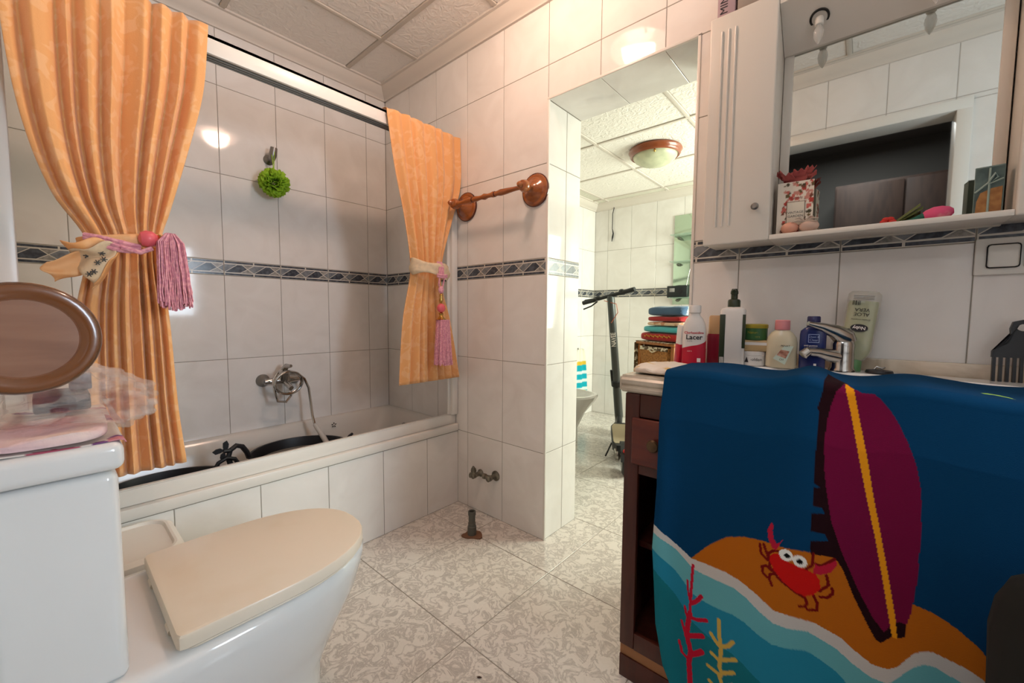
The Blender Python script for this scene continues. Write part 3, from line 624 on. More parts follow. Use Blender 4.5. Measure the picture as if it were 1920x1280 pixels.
for x0,x1 in ((1.895,2.32),(2.335,2.775)):
    d=MB().box(x0,x1,VY-.020,VY-.008,.640,.770,.005,3).build('drawer_front',M_MAHOGL,t)
    for x in ([x0+.066,x1-.066]): MB().lathe([(.010,0),(.009,.004),(.015,.008),(.017,.012),(.014,.017),(.006,.019),(.0,.019)],(x,VY-.020,.705),(0,-1,0),18).build('knob',pm('bronze_knob','5c4630',.4,.6),d)
MB().box(VX0+.018,VX1-.018,VY+.03,-.022,.385,.403,.002).build('shelf',M_MAHOG,t)
MB().box(VX0,VX1,VY-.006,VY+.02,.066,.098,.002).build('bare_strip',M_RAWWOOD,t); MB().box(VX0,VX1,VY-.010,VY+.02,0,.066,.002).build('plinth',M_MAHOG,t)
t=thing('countertop','beige marble vanity countertop with ogee edge and upstand','countertop',(2.34,-.2,.837))
prof=[(-.004,.837),(VY-.010,.837),(VY-.016,.842),(VY-.018,.850),(VY-.012,.856),(VY-.018,.862),(VY-.020,.872),(VY-.014,.878),(VY-.012,.885),(-.004,.885)]
MB().loft([[Vector((x,y,z)) for y,z in prof] for x in (1.862,2.81)]).box(1.856,1.862,VY-.016,-.004,.842,.880,.002).build('slab',M_MARBLE,t,angle=25)
MB().box(1.93,2.81,-.022,-.004,.885,.938,.003).build('upstand',M_MARBLE,t)
t=thing('washbasin','white ceramic washbasin set in the countertop under the towel','washbasin',(2.38,-.21,.885))
def sup(cx,cy,a,c,z,p=3.2,n=40):
    return [Vector((cx+a*math.copysign(abs(math.cos(q))**(2/p),math.cos(q)),cy+c*math.copysign(abs(math.sin(q))**(2/p),math.sin(q)),z)) for q in [2*PI*k/n for k in range(n)]]
MB().loft([sup(2.39,-.222,.345,.195,.8855),sup(2.39,-.222,.348,.198,.897),sup(2.39,-.222,.343,.193,.905),sup(2.39,-.245,.29,.135,.905),sup(2.39,-.245,.285,.13,.898),sup(2.39,-.245,.27,.12,.889),sup(2.39,-.245,.2,.09,.886)]).build('basin',M_CERAM,t,angle=45)
t=thing('basin_mixer','chrome single lever mixer tap on the washbasin','mixer tap',(2.325,-.085,.905))
o=Vector((2.325,-.085,.905)); dd=Vector((-.72,-.62,0)).normalized()
MB().lathe([(.029,0),(.029,.004),(.026,.010),(.025,.05),(.026,.072),(.024,.078)],o,seg=24).tube([o+Vector((0,0,.035)),o+dd*.035+Vector((0,0,.042)),o+dd*.068+Vector((0,0,.050)),o+dd*.094+Vector((0,0,.052))],[.022,.017,.013,.011],14).lathe([(.012,0),(.012,.016),(.009,.017)],o+dd*.092+Vector((0,0,.052)),dd*.5+Vector((0,0,-.4)),16).build('tap_body',M_CHROME,t)
MB().tube([o+Vector((0,0,.078))-dd*.012,o+Vector((0,0,.092)),o+dd*.025+Vector((0,0,.106)),o+dd*.06+Vector((0,0,.118)),o+dd*.095+Vector((0,0,.126))],[.022,.026,.018,.011,.006],14).build('lever',M_CHROME,t)
t=thing('basin_plug','black rubber basin plug lying beside the mixer tap','plug',(2.40,-.075,.905))
MB().lathe([(.026,0),(.028,.003),(.026,.008),(.012,.010),(.0,.010)],(2.40,-.08,.905),seg=24).build('stopper',M_BLACK,t); MB().tube([(2.39,-.08,.915),(2.395,-.078,.922),(2.405,-.08,.918),(2.41,-.075,.921)],.0025,6).build('chain',M_STEEL,t)
# ------------------------------------------------------------------ beach towel (flat print as vertex colours on the cloth)
FOAM_T=[(1.975,0.519),(1.997,0.503),(2.031,0.478),(2.072,0.453),(2.108,0.454),(2.152,0.455),(2.183,0.449),(2.215,0.433),(2.247,0.410),(2.279,0.411),(2.320,0.415),(2.364,0.405),(2.382,0.393),(2.410,0.380),(2.432,0.384),(2.445,0.396),(2.455,0.416),(2.465,0.435),(2.478,0.447),(2.490,0.451),(2.506,0.448),(2.534,0.442),(2.550,0.433),(2.587,0.413)]
FOAM_B=[(1.976,0.495),(1.998,0.482),(2.038,0.460),(2.077,0.428),(2.104,0.426),(2.139,0.426),(2.169,0.426),(2.193,0.417),(2.221,0.396),(2.248,0.381),(2.275,0.381),(2.309,0.391),(2.356,0.379),(2.383,0.363),(2.411,0.353),(2.434,0.356),(2.446,0.374),(2.456,0.393),(2.467,0.410),(2.479,0.422),(2.491,0.425),(2.507,0.420),(2.530,0.414),(2.588,0.385)]
SAND_T=[(2.072,0.453),(2.110,0.501),(2.149,0.538),(2.186,0.554),(2.221,0.559),(2.264,0.558),(2.305,0.563),(2.356,0.569),(2.405,0.568),(2.444,0.532),(2.459,0.526),(2.483,0.523),(2.512,0.511),(2.538,0.491),(2.552,0.476),(2.597,0.429)]
BOARD=[(2.343,0.915),(2.358,0.907),(2.371,0.901),(2.388,0.902),(2.400,0.891),(2.413,0.873),(2.425,0.851),(2.439,0.818),(2.451,0.782),(2.459,0.740),(2.462,0.694),(2.463,0.645),(2.462,0.565),(2.458,0.508),(2.453,0.484),(2.443,0.484),(2.431,0.469),(2.424,0.452),(2.407,0.472),(2.382,0.518),(2.355,0.582),(2.336,0.640),(2.325,0.705),(2.320,0.745),(2.318,0.790),(2.319,0.835),(2.324,0.871),(2.331,0.899)]
SHADOW=[(2.309,0.945),(2.349,0.915),(2.331,0.895),(2.329,0.827),(2.333,0.718),(2.373,0.565),(2.409,0.494),(2.431,0.469),(2.443,0.484),(2.453,0.484),(2.452,0.459),(2.443,0.452),(2.435,0.450),(2.421,0.430),(2.412,0.433),(2.399,0.456),(2.377,0.500),(2.358,0.548),(2.345,0.567),(2.306,0.560),(2.305,0.588),(2.334,0.597),(2.327,0.610),(2.305,0.609),(2.304,0.647),(2.325,0.652),(2.321,0.663),(2.305,0.664),(2.305,0.701),(2.316,0.704),(2.305,0.710),(2.305,0.755),(2.305,0.823),(2.306,0.857),(2.302,0.861),(2.306,0.879),(2.310,0.901)]
STRIPE=[(2.343,0.915),(2.358,0.906),(2.368,0.856),(2.383,0.785),(2.397,0.704),(2.409,0.644),(2.424,0.565),(2.438,0.487),(2.442,0.450),(2.435,0.449),(2.431,0.473),(2.417,0.552),(2.402,0.631),(2.387,0.701),(2.371,0.782),(2.357,0.854)]
CRAB=[(2.236,0.530),(2.244,0.539),(2.253,0.542),(2.262,0.531),(2.281,0.527),(2.298,0.524),(2.316,0.520),(2.324,0.509),(2.325,0.490),(2.314,0.474),(2.301,0.465),(2.283,0.468),(2.261,0.483),(2.245,0.501),(2.237,0.518)]
CLAW1=[(2.236,0.606),(2.230,0.587),(2.232,0.567),(2.240,0.550),(2.247,0.547),(2.252,0.559),(2.260,0.578),(2.254,0.568),(2.248,0.562),(2.242,0.571),(2.239,0.588),(2.241,0.600)]
CLAW2=[(2.311,0.520),(2.315,0.542),(2.321,0.538),(2.334,0.548),(2.348,0.562),(2.349,0.551),(2.340,0.533),(2.325,0.522),(2.316,0.520)]
EYES=[(2.265,0.543),(2.289,0.538)]
PUPILS=[(2.267,0.542),(2.289,0.537)]
LEGS=[[(2.233,0.519),(2.220,0.530),(2.217,0.550)],[(2.235,0.524),(2.229,0.538),(2.224,0.553)],[(2.240,0.499),(2.230,0.506),(2.223,0.501),(2.225,0.488),(2.233,0.480)],[(2.246,0.494),(2.238,0.489),(2.237,0.479),(2.243,0.465)],[(2.236,0.530),(2.237,0.507),(2.255,0.485),(2.283,0.468),(2.301,0.461)],[(2.301,0.463),(2.305,0.451),(2.302,0.443),(2.292,0.439)],[(2.314,0.474),(2.322,0.459),(2.322,0.444),(2.306,0.438)],[(2.324,0.487),(2.333,0.498),(2.338,0.506),(2.334,0.524)],[(2.326,0.475),(2.337,0.478),(2.345,0.490),(2.344,0.501)],[(2.233,0.535),(2.243,0.545),(2.251,0.547)],[(2.298,0.522),(2.310,0.537),(2.311,0.562)],[(2.315,0.542),(2.326,0.542),(2.345,0.563)]]
CORAL=[[(2.077,0.437),(2.075,0.369),(2.074,0.312)],[(2.074,0.312),(2.070,0.281),(2.068,0.252),(2.079,0.214),(2.076,0.183),(2.082,0.120)],[(2.065,0.393),(2.069,0.358),(2.074,0.341)],[(2.077,0.339),(2.089,0.351),(2.099,0.368)],[(2.061,0.323),(2.066,0.303)],[(2.076,0.301),(2.091,0.304),(2.113,0.315)],[(2.055,0.282),(2.063,0.257),(2.068,0.254)],[(2.072,0.251),(2.105,0.270)],[(2.051,0.228),(2.059,0.200),(2.072,0.192)],[(2.079,0.205),(2.092,0.216),(2.105,0.229)]]
WEED=[[(2.141,0.332),(2.143,0.298),(2.148,0.267),(2.148,0.240),(2.146,0.217),(2.152,0.206),(2.147,0.192),(2.158,0.168)],[(2.125,0.289),(2.137,0.275),(2.147,0.269)],[(2.151,0.272),(2.163,0.281),(2.173,0.297)],[(2.128,0.241),(2.143,0.234)],[(2.150,0.238),(2.180,0.258)],[(2.120,0.204),(2.147,0.198)],[(2.152,0.206),(2.177,0.224)],[(2.125,0.167),(2.141,0.158)],[(2.158,0.174),(2.178,0.193)]]
LIME=[(2.533,0.927),(2.542,0.930),(2.556,0.929),(2.566,0.924),(2.569,0.918),(2.561,0.923),(2.549,0.926),(2.537,0.925)]
def inpoly(x,y,P):
    c=False; j=len(P)-1
    for i in range(len(P)):
        if (P[i][1]>y)!=(P[j][1]>y) and x<(P[j][0]-P[i][0])*(y-P[i][1])/(P[j][1]-P[i][1])+P[i][0]: c=not c
        j=i
    return c
def dseg(x,y,S):
    d=9
    for (ax,ay),(bx,by) in zip(S,S[1:]):
        dx,dy=bx-ax,by-ay; k=max(0,min(1,((x-ax)*dx+(y-ay)*dy)/(dx*dx+dy*dy+1e-12))); d=min(d,math.hypot(x-ax-k*dx,y-ay-k*dy))
    return d
def bb(P): return (min(p[0] for p in P)-.01,max(p[0] for p in P)+.01,min(p[1] for p in P)-.01,max(p[1] for p in P)+.01)
def inb(x,y,b): return b[0]<x<b[1] and b[2]<y<b[3]
CB=bb(CRAB+CLAW1+CLAW2+[p for s in LEGS for p in s]); KB=bb([p for s in CORAL for p in s]); WB=bb([p for s in WEED for p in s]); SB=bb(SHADOW+BOARD+STRIPE); LB=bb(LIME)
COLS=dict(blue='05375a',foam='c4bdb6',sand='b26014',light='64a6ab',mid='257f98',teal='196d77',board='6c0e36',shadow='220c10',stripe='e09018',crab='c01612',claw='b01c34',leg='6d100e',white='e8e2d8',black='15110f',coral='b3172f',weed='c7a24c',lime='a7cf5a')
COLS={k:lin(v) for k,v in COLS.items()}
def towel_print(x,z):
    if inb(x,z,CB):
        for c in EYES:
            d=math.hypot(x-c[0],z-c[1])
            if d<.0125:
                return 'black' if min(math.hypot(x-p[0],z-p[1]) for p in PUPILS)<.0055 else 'white'
        if inpoly(x,z,CRAB): return 'crab'
        if inpoly(x,z,CLAW1) or inpoly(x,z,CLAW2): return 'claw'
        for s in LEGS:
            if dseg(x,z,s)<.0028: return 'leg'
    if inb(x,z,SB):
        if inpoly(x,z,STRIPE): return 'stripe'
        if inpoly(x,z,BOARD): return 'board'
        if inpoly(x,z,SHADOW): return 'shadow'
    if inb(x,z,KB):
        for i,s in enumerate(CORAL):
            w=(.0035,.0062,.0025,.0052,.003,.0048,.003,.0062,.0032,.0068)[i]
            if dseg(x,z,s)<w: return 'coral'
    if inb(x,z,WB):
        for s in WEED:
            if dseg(x,z,s)<.0045: return 'weed'
    if inb(x,z,LB) and inpoly(x,z,LIME): return 'lime'
    ft,fb=linterp(x,FOAM_T),linterp(x,FOAM_B)
    if z>ft: return 'sand' if x>2.072 and z<linterp(x,SAND_T) else 'blue'
    if z>fb: return 'foam'
    d=fb-z+.012*math.sin(x*17)
    return 'light' if d<.055 else ('mid' if d<.13+.03*math.sin(x*9) else 'teal')
M_TOWEL=vcol('printed_terry_towel',1.0,bump=(900,.25))
def towel():
    nu,nv=440,620; XR=2.74; V=[]; C=[]
    LT=1.10
    for j in range(nv+1):
        s=j/nv*LT
        for i in range(nu+1):
            u=i/nu
            x0=1.99+(XR-1.99)*u
            yb=linterp(x0,[(1.98,-.19),(2.12,-.165),(2.226,-.215),(2.27,-.17),(2.32,-.21),(2.40,-.19),(2.47,-.15),(2.54,-.17),(2.74,-.15)])
            top=-.437-yb; L=abs(top); zt=.913+.010*math.exp(-((x0-2.28)/.035)**2)+.008*math.exp(-((x0-2.43)/.05)**2)+.003*math.sin(x0*31)
            r=.022
            if s<L-r: y=yb-s; z=zt-.004*math.exp(-(s/.02)**2); zz=.905+(L-s)*.30
            elif s<L+r*.57:
                a=(s-(L-r))/(r*1.57)*PI/2; y=-.437+r-r*math.sin(a)-.0; z=zt-r+r*math.cos(a); zz=z
                y-=.0
            else:
                d=s-(L+r*.57); z=zt-r-d; y=-.437-.014*min(1,d/.10); zz=z
                k=min(1,d/.25); y+=-.008*k*(1+math.sin(x0*23+1.3*math.sin(z*5)))*.5-.004*k*(1+math.sin(x0*9+.7))-.012*k*math.exp(-((x0-2.0)/.03)**2)
            xl=linterp(max(z,.05),[(.05,2.085),(.09,2.045),(.15,2.015),(.25,1.993),(.45,1.979),(.62,1.987),(.80,1.983),(.95,1.985)])
            x=xl+(XR-xl)*u
            if z<.06: z=.06+.0
            V.append((x,y,z)); C.append((x,zz))
    b=MB(); b.v=[Vector(p) for p in V]; b.f=[(j*(nu+1)+i,j*(nu+1)+i+1,(j+1)*(nu+1)+i+1,(j+1)*(nu+1)+i) for j in range(nv) for i in range(nu) if V[(j+1)*(nu+1)+i][2]>.0601]; b.m=[0]*len(b.f)
    o=b.build('beach_towel',M_TOWEL,angle=180); ca=o.data.color_attributes.new('print','FLOAT_COLOR','POINT')
    ca.data.foreach_set('color',[q for x,z in C for q in (*COLS[towel_print(x,z)],1.0)])
    m=o.modifiers.new('thickness','SOLIDIFY'); m.thickness=.004; m.offset=-1
    return tag(o,'blue beach towel printed with crab, surfboard and coral over the vanity','towel')
towel()
o=MB(); pillow(o,1.872,1.985,-.40,-.19,.886,.908,8,.002); tag(o.build('folded_cloth',pm('cream_yellow_cloth','d8cabb',.9,col2='c9a24e',nscale=14,ramp=(.6,.66))),'cream and mustard folded cloth at the end of the countertop','cloth')

# ------------------------------------------------------------------ toiletries on the washbasin edge
def xsec(a,c,z,p=2.6,n=28): return [Vector((a*math.copysign(abs(math.cos(q))**(2/p),math.cos(q)),c*math.copysign(abs(math.sin(q))**(2/p),math.sin(q)),z)) for q in [2*PI*k/n for k in range(n)]]
def shell(prof,p=2.6): return MB().loft([xsec(a,c,z,p) for a,c,z in prof])
def curve(a,c,p=2.6): return lambda x: c*max(0,1-min(1,abs(x)/a)**p)**(1/p)+.0006-c
def face(x): return math.atan2(2.372-x,1.38)
WH=pm('bottle_white','dcd6d0',.3); RED=pm('label_red','b5122f',.35); REDT=pm('print_red','b8202f',.5); BLK=pm('print_black','221d22',.5); WHT=pm('print_white','e6dfd8',.5); GRY=pm('print_grey','8f8a88',.5)
GRN=pm('dark_olive_green','2c3420',.35); TAN=pm('tan_plastic','cba377',.4); PINKP=pm('pink_plastic','e08f92',.35); CREAMB=pm('milky_lotion','cfc3a6',.25,spec=.6); NAVY=pm('navy_plastic','1c2a63',.2,spec=.6); YEL=pm('mustard_lid','9a8a26',.4); GREENP=pm('green_carton','2d5a2a',.4); KRAFT=pm('kraft_paper','b99a6d',.6)
def T_(name,label,cat,x,y,z,rz=None,group='toiletries on the washbasin'): return thing(name,label,cat,(x,y,z),(0,0,face(x) if rz is None else rz),group)
# mouthwash
t=T_('mouthwash_bottle','white and red mouthwash bottle with white ribbed cap','bottle',1.965,-.145,.885)
shell([(.030,.017,0),(.034,.020,.004),(.034,.020,.120),(.032,.019,.136),(.024,.017,.155),(.016,.014,.165),(.015,.014,.172)]).build('bottle',WH,t,world=False)
shell([(.0155,.0155,.172),(.018,.018,.174),(.018,.018,.193),(.016,.016,.197)],2.1).build('cap',WH,t,world=False)
b=MB()
def lab(u,v):
    q=PI*(1.0+u); a,c,p=.0345,.0205,2.6; cs,sn=math.cos(q),math.sin(q)
    x=a*math.copysign(abs(cs)**(2/p),cs); y=c*math.copysign(abs(sn)**(2/p),sn); top=.062+.030*(u)**1.5
    return Vector((x,y,.006+(top-.006)*v))
b.grid(24,6,lab).build('red_label',RED,t,world=False,angle=180)
cv=curve(.034,.020)
text('Clorhexidina',.0105,REDT,t,front(-.001,-.0206,.112),cv,True); text('Lacer',.021,BLK,t,front(0,-.0206,.098),cv,True); text('0,2%',.008,GRY,t,front(-.012,-.0206,.086),cv)
text('0,20 %',.005,WHT,t,front(-.012,-.0212,.055),cv); text('500 ml',.0045,WHT,t,front(-.018,-.0212,.014),cv); MB().box(.010,.020,-.0214,-.0205,.022,.034).build('emblem',WHT,t,world=False)
t=T_('toothpaste_carton','red and white toothpaste carton leaning by the mouthwash bottle','carton',1.925,-.13,.885,rz=.9)
MB().box(-.022,.022,-.012,.012,0,.135,.001,M=Matrix.Rotation(.12,4,'X')).build('carton',WH,t,world=False); MB().box(-.0222,.0222,-.0125,.0125,.0,.075,.0005,M=Matrix.Rotation(.12,4,'X')).build('red_band',RED,t,world=False)
t=T_('conditioner_bottle','crimson bottle with tan cap behind the mouthwash','bottle',2.012,-.085,.885)
shell([(.024,.016,0),(.026,.018,.004),(.026,.018,.10),(.024,.017,.108)]).build('bottle',pm('crimson_plastic','8e1730',.3),t,world=False); shell([(.021,.0165,.108),(.022,.017,.112),(.021,.016,.160),(.018,.014,.166)]).build('cap',TAN,t,world=False)
# white pump bottle
t=T_('pump_bottle','tall square white pump bottle with dark green pump','bottle',2.069,-.125,.886,rz=.16)
shell([(.030,.026,0),(.033,.029,.004),(.033,.029,.178),(.031,.027,.185),(.020,.018,.189),(.016,.016,.190)],6).build('bottle',WH,t,world=False)
MB().lathe([(.017,.188),(.017,.208),(.015,.212),(.009,.214),(.009,.228),(.0105,.229),(.0105,.235),(.007,.244),(.0,.244)],seg=20).build('pump',GRN,t,world=False); MB().tube([(0,0,.238),(0,-.012,.239),(0,-.026,.235)],.005,8).build('spout',GRN,t,world=False)
MB().box(-.0335,-.019,-.0296,-.0285,.012,.168,.0003).build('label',GRN,t,world=False); MB().box(.0255,.0335,-.0296,-.0285,.07,.168,.0003).build('label',GRN,t,world=False)
for k in range(7): MB().box(-.031+.0016*k,-.0302+.0016*k,-.0301,-.0295,.016,.042).build('barcode',WHT,t,world=False)
# stack of two cartons on a jar
t=T_('cream_jar','white cosmetic jar with dark lettering at the bottom of the stack','jar',2.122,-.105,.9055)
MB().lathe([(.030,0),(.032,.002),(.032,.030),(.033,.031),(.033,.041),(.031,.042)],seg=28).build('jar',WH,t,world=False); cj=curve(.032,.032,2); text('Golden',.012,BLK,t,front(.004,-.0325,.019),cj); MB().loft([[Vector((-.022,-.0262,.010)),Vector((-.012,-.0302,.010)),Vector((-.017,-.0285,.026))],[Vector((-.022,-.0252,.010)),Vector((-.012,-.0292,.010)),Vector((-.017,-.0275,.026))]]).build('emblem',BLK,t,world=False)
t=T_('soap_box','kraft paper soap box on the white jar','box',2.122,-.105,.948)
MB().box(-.034,.034,-.028,.028,0,.032,.003).build('box',KRAFT,t,world=False); MB().box(-.0343,.0343,-.0284,-.0279,.018,.026).build('band',WH,t,world=False)
t=T_('green_tin','green tin with mustard lid topmost of the jar stack','tin',2.124,-.105,.9805)
MB().lathe([(.030,0),(.031,.001),(.031,.036)],seg=28).build('tin',GREENP,t,world=False); MB().lathe([(.032,.034),(.0325,.036),(.0325,.044),(.030,.046),(0,.046)],seg=28).build('lid',YEL,t,world=False)
text('Natural',.010,YEL,t,front(-.004,-.0315,.022),curve(.031,.031,2)); text('care',.007,YEL,t,front(.006,-.0315,.010),curve(.031,.031,2))
# baby oil
t=T_('lotion_bottle','squat milky lotion bottle with pink cap and baby photo label','bottle',2.192,-.115,.9055)
shell([(.033,.019,0),(.037,.022,.004),(.037,.022,.070),(.034,.021,.085),(.026,.018,.098),(.017,.015,.105),(.0155,.0145,.108)],2.3).build('bottle',CREAMB,t,world=False)
MB().lathe([(.0175,.106),(.0185,.108),(.018,.132),(.016,.134),(0,.134)],seg=26).build('cap',PINKP,t,world=False)
def tilt(px,pz,s=1):
    a=-.3; return (px*math.cos(a)-pz*math.sin(a)+.004,px*math.sin(a)+pz*math.cos(a)+.040)
q=[tilt(*p) for p in ((-.018,-.020),(.014,-.027),(.016,.028),(-.004,.022))]
MB().prism([Vector((x,-.0222,z)) for x,z in q],(0,-.0006,0)).build('label',pm('pale_mint_label','c3d2c4',.5),t,world=False)
q=[tilt(*p) for p in ((-.013,-.008),(.010,-.010),(.012,.012),(-.008,.010))]
MB().prism([Vector((x,-.0228,z)) for x,z in q],(0,-.0005,0)).build('photo',pm('baby_skin_photo','8f5a48',.5,col2='d0a28c',nscale=60),t,world=False)
text('PENAT',.007,BLK,t,front(.009,-.0231,.062)); text('Oil',.008,BLK,t,front(.001,-.0231,.024))
# blue face wash
t=T_('face_wash_bottle','navy blue face wash bottle with dark blue cap','bottle',2.262,-.11,.9055)
shell([(.027,.016,0),(.0295,.018,.003),(.0295,.018,.095),(.028,.0175,.105),(.020,.016,.113),(.014,.014,.116)],3).build('bottle',NAVY,t,world=False)
MB().lathe([(.0145,.114),(.0155,.116),(.0150,.142),(.013,.145),(0,.145)],seg=24).build('cap',pm('indigo_cap','1d1e52',.3),t,world=False)
BLUW=pm('print_pale_blue','9fb0d8',.5); cb=curve(.0295,.018,3)
fr_=MB()
for r0,r1,z0,z1 in ((-.010,.014,.074,.0755),(-.010,.014,.0955,.097),(-.010,-.0088,.074,.097),(.0128,.014,.074,.097)): fr_.box(r0,r1,-.0187,-.0180,z0,z1)
fr_.build('logo_frame',BLUW,t,world=False)
text('Clean &',.0075,BLUW,t,front(.002,-.0186,.0895),cb); text('Clear',.0085,BLUW,t,front(.002,-.0186,.081),cb); text('anti-puntos',.0065,WHT,t,front(-.004,-.0186,.066),cb); text('negros',.0065,WHT,t,front(-.009,-.0186,.059),cb)
MB().box(-.014,.014,-.0188,-.0180,.041,.0435).build('pink_line',PINKP,t,world=False); MB().box(.004,.010,-.0188,-.0180,.012,.018).build('white_square',WHT,t,world=False)
# upside-down aloe bottle leaning on the wall
M_ALOE=pm('pale_green_gel','b7bf8c',.15,alpha=.9,spec=.7); M_CLEARP=pm('clear_bottle_plastic','cfc9bb',.08,alpha=.35,spec=.9)
t=thing('aloe_gel_bottle','clear bottle of pale green aloe gel standing upside down behind the tap','bottle',(2.345,-.062,.9055),(-.10,.09,.0),'toiletries on the washbasin')
shell([(.020,.012,.028),(.030,.016,.042),(.034,.018,.06),(.035,.019,.19),(.034,.018,.205),(.028,.014,.212)],3).build('bottle',M_CLEARP,t,world=False)
shell([(.018,.010,.031),(.0275,.0135,.045),(.031,.0155,.06),(.0315,.016,.180),(.030,.015,.186)],3).build('gel',M_ALOE,t,world=False)
MB().lathe([(.018,0),(.019,.002),(.018,.026),(.016,.030)],seg=24).build('cap',pm('green_flip_cap','5d8a5a',.35),t,world=False)
U=Matrix.Rotation(PI,4,'Y'); 
def upside(x,z): return front(x,-.0202,z) @ Matrix.Rotation(PI,4,'Z')
text('ALOE',.013,BLK,t,upside(0,.150)); text('VERA',.013,BLK,t,upside(0,.162)); text('Crema corporal',.006,BLK,t,upside(0,.136))
MB().loft([[Vector((.018*math.cos(a),yy,.114+.010*math.sin(a))) for a in [2*PI*k/24 for k in range(24)]] for yy in (-.0198,-.0204)]).build('logo_oval',BLK,t,world=False); text('Nuby',.012,WHT,t,front(0,-.0209,.114) @ Matrix.Rotation(PI,4,'Z'),None,True)
for k in range(9): MB().box(-.022+.002*k+.0006*(k%3),-.0209+.002*k+.0006*(k%2),-.0204,-.0198,.174,.186).build('barcode',BLK,t,world=False)
for z in (.190,.194,.198): MB().box(-.022,.02,-.0204,-.0198,z,z+.0015).build('small_print',GRY,t,world=False)
# afro comb
t=thing('afro_comb','black afro comb with long teeth propped against the marble upstand','comb',(2.635,-.055,.886),(-.06,0,.15))
b=MB()
for k in range(9):
    x=-.042+.0105*k; b.loft([[Vector((x+sx*w,sy*.003,z)) for sx,sy in ((-1,-1),(1,-1),(1,1),(-1,1))] for w,z in ((.0012,.0),(.0026,.02),(.0026,.078))])
b.build('teeth',M_BLACKP,t,world=False)
out=[(-.046,.074),(.046,.074),(.046,.088),(.034,.098),(.022,.106),(.018,.118),(.020,.140),(.016,.155),(0,.160),(-.016,.155),(-.020,.140),(-.018,.118),(-.022,.106),(-.034,.098),(-.046,.088)]
hole=[(.011*math.cos(a),.142+.008*math.sin(a)) for a in [2*PI*k/15-2.3 for k in range(15)]]
r=MB(); r.loft([[Vector((x,-.004,z)) for x,z in hole],[Vector((x,-.004,z)) for x,z in out],[Vector((x,.004,z)) for x,z in out],[Vector((x,.004,z)) for x,z in hole],[Vector((x,-.004,z)) for x,z in hole]],False,False)
r.build('handle',M_BLACKP,t,world=False,angle=30)
# toiletries in the open vanity shelf
t=thing('deodorant_can','green spray can on the bottom shelf of the vanity','can',(1.965,-.30,.143)); MB().lathe([(.022,0),(.024,.003),(.024,.11),(.018,.122),(.019,.124),(.019,.160),(.016,.165),(0,.165)],(1.965,-.30,.143),seg=24).build('can',pm('green_can','2f7d3c',.35),t)
t=thing('aftershave_bottle','small dark glass bottle with silver cap beside the green can','bottle',(2.03,-.30,.143)); MB().lathe([(.019,0),(.020,.003),(.020,.085),(.010,.098),(.009,.102)],(2.03,-.30,.143),seg=20).build('bottle',pm('dark_glass','11191a',.1),t); MB().lathe([(.010,.10),(.010,.125),(0,.126)],(2.03,-.30,.143),seg=16).build('cap',M_CHROME,t)
t=thing('round_brush','dark round tin on the middle shelf of the vanity','tin',(1.975,-.28,.403)); MB().lathe([(.032,0),(.033,.002),(.033,.03),(.035,.031),(.035,.042),(.033,.044),(0,.044)],(1.975,-.28,.403),seg=24).build('tin',pm('gunmetal_tin','25262a',.35,.3),t)
# unseen cupboard added to block window light from vanity wall and towel
t=thing('added_shade_cupboard','tall unseen white cupboard added to shade the vanity wall and towel','cupboard',(3.04,-.2,0))
MB().box(2.84,3.24,-.362,-.003,.06,1.98,.003).build('carcass',M_PAINT,t); MB().box(2.86,3.22,-.35,-.02,0,.06).build('plinth',M_PAINT,t)
for z0,z1 in ((.07,.98),(.99,1.97)):
    d=MB().box(2.843,3.237,-.381,-.363,z0,z1,.004).build('door',M_PAINT,t); MB().lathe([(.004,0),(.004,.010),(.009,.014),(.010,.019),(.006,.023),(0,.023)],(2.87,-.381,(z0+z1)/2),(0,-1,0),14).build('knob',M_STEEL,d)
# dark laundry bag
t=thing('laundry_bag','black fabric laundry bag standing in front of the vanity','bag',(2.76,-.64,0))
def bagr(z,k): return [Vector((2.78+.255*k*(1+.03*math.sin(5*a+z*9))*math.cos(a),-.64+.16*k*(1+.03*math.sin(4*a+z*7))*math.sin(a),z)) for a in [2*PI*j/40 for j in range(40)]]
MB().loft([bagr(0,.9),bagr(.03,.96),bagr(.2,.99),bagr(.45,1.0),bagr(.62,1.0),bagr(.66,.985),bagr(.685,.95),bagr(.70,.88),bagr(.715,.6),bagr(.72,.1)]).build('bag_body',pm('black_fabric','14140f',.95),t,angle=60)
for s in (-1,1): MB().tube([(2.76+s*.07,-.815,.56),(2.76+s*.07,-.80,.67),(2.76+s*.05,-.73,.725),(2.76+s*.03,-.67,.735)],.008,8).build('strap',pm('black_strap','1b1b18',.9),t)
# ------------------------------------------------------------------ mirrored wall unit
t=thing('mirror_cabinet','white wall unit with mirror, shelf, lamp canopy and two side cupboards','cabinet',(2.39,-.07,1.26))
def cupboard(x0,x1):
    MB().box(x0+.002,x1,-.124,-.003,1.266,1.918,.002).build('cupboard_body',M_PAINT,t)
    d=MB(); d.box(x0,x1,-.141,-.124,1.262,1.922,.005,3); d=d.build('door',M_PAINT,t); return d
d=cupboard(1.978,2.152)
for x in (2.012,2.030,2.048): MB().tube([(x,-.1415,1.315),(x,-.1425,1.325),(x,-.1425,1.865),(x,-.1415,1.875)],.0030,8).build('moulding',M_PAINT,d)
MB().lathe([(.004,0),(.004,.010),(.009,.014),(.010,.019),(.006,.023),(0,.023)],(2.118,-.141,1.356),(0,-1,0),16).build('knob',M_STEEL,d)
d=cupboard(2.592,2.80); MB().lathe([(.004,0),(.004,.010),(.009,.014),(.010,.019),(.006,.023),(0,.023)],(2.63,-.141,1.356),(0,-1,0),16).build('knob',M_STEEL,d)
MB().box(2.152,2.592,-.022,-.003,1.262,1.918).build('back_board',M_PAINT,t)
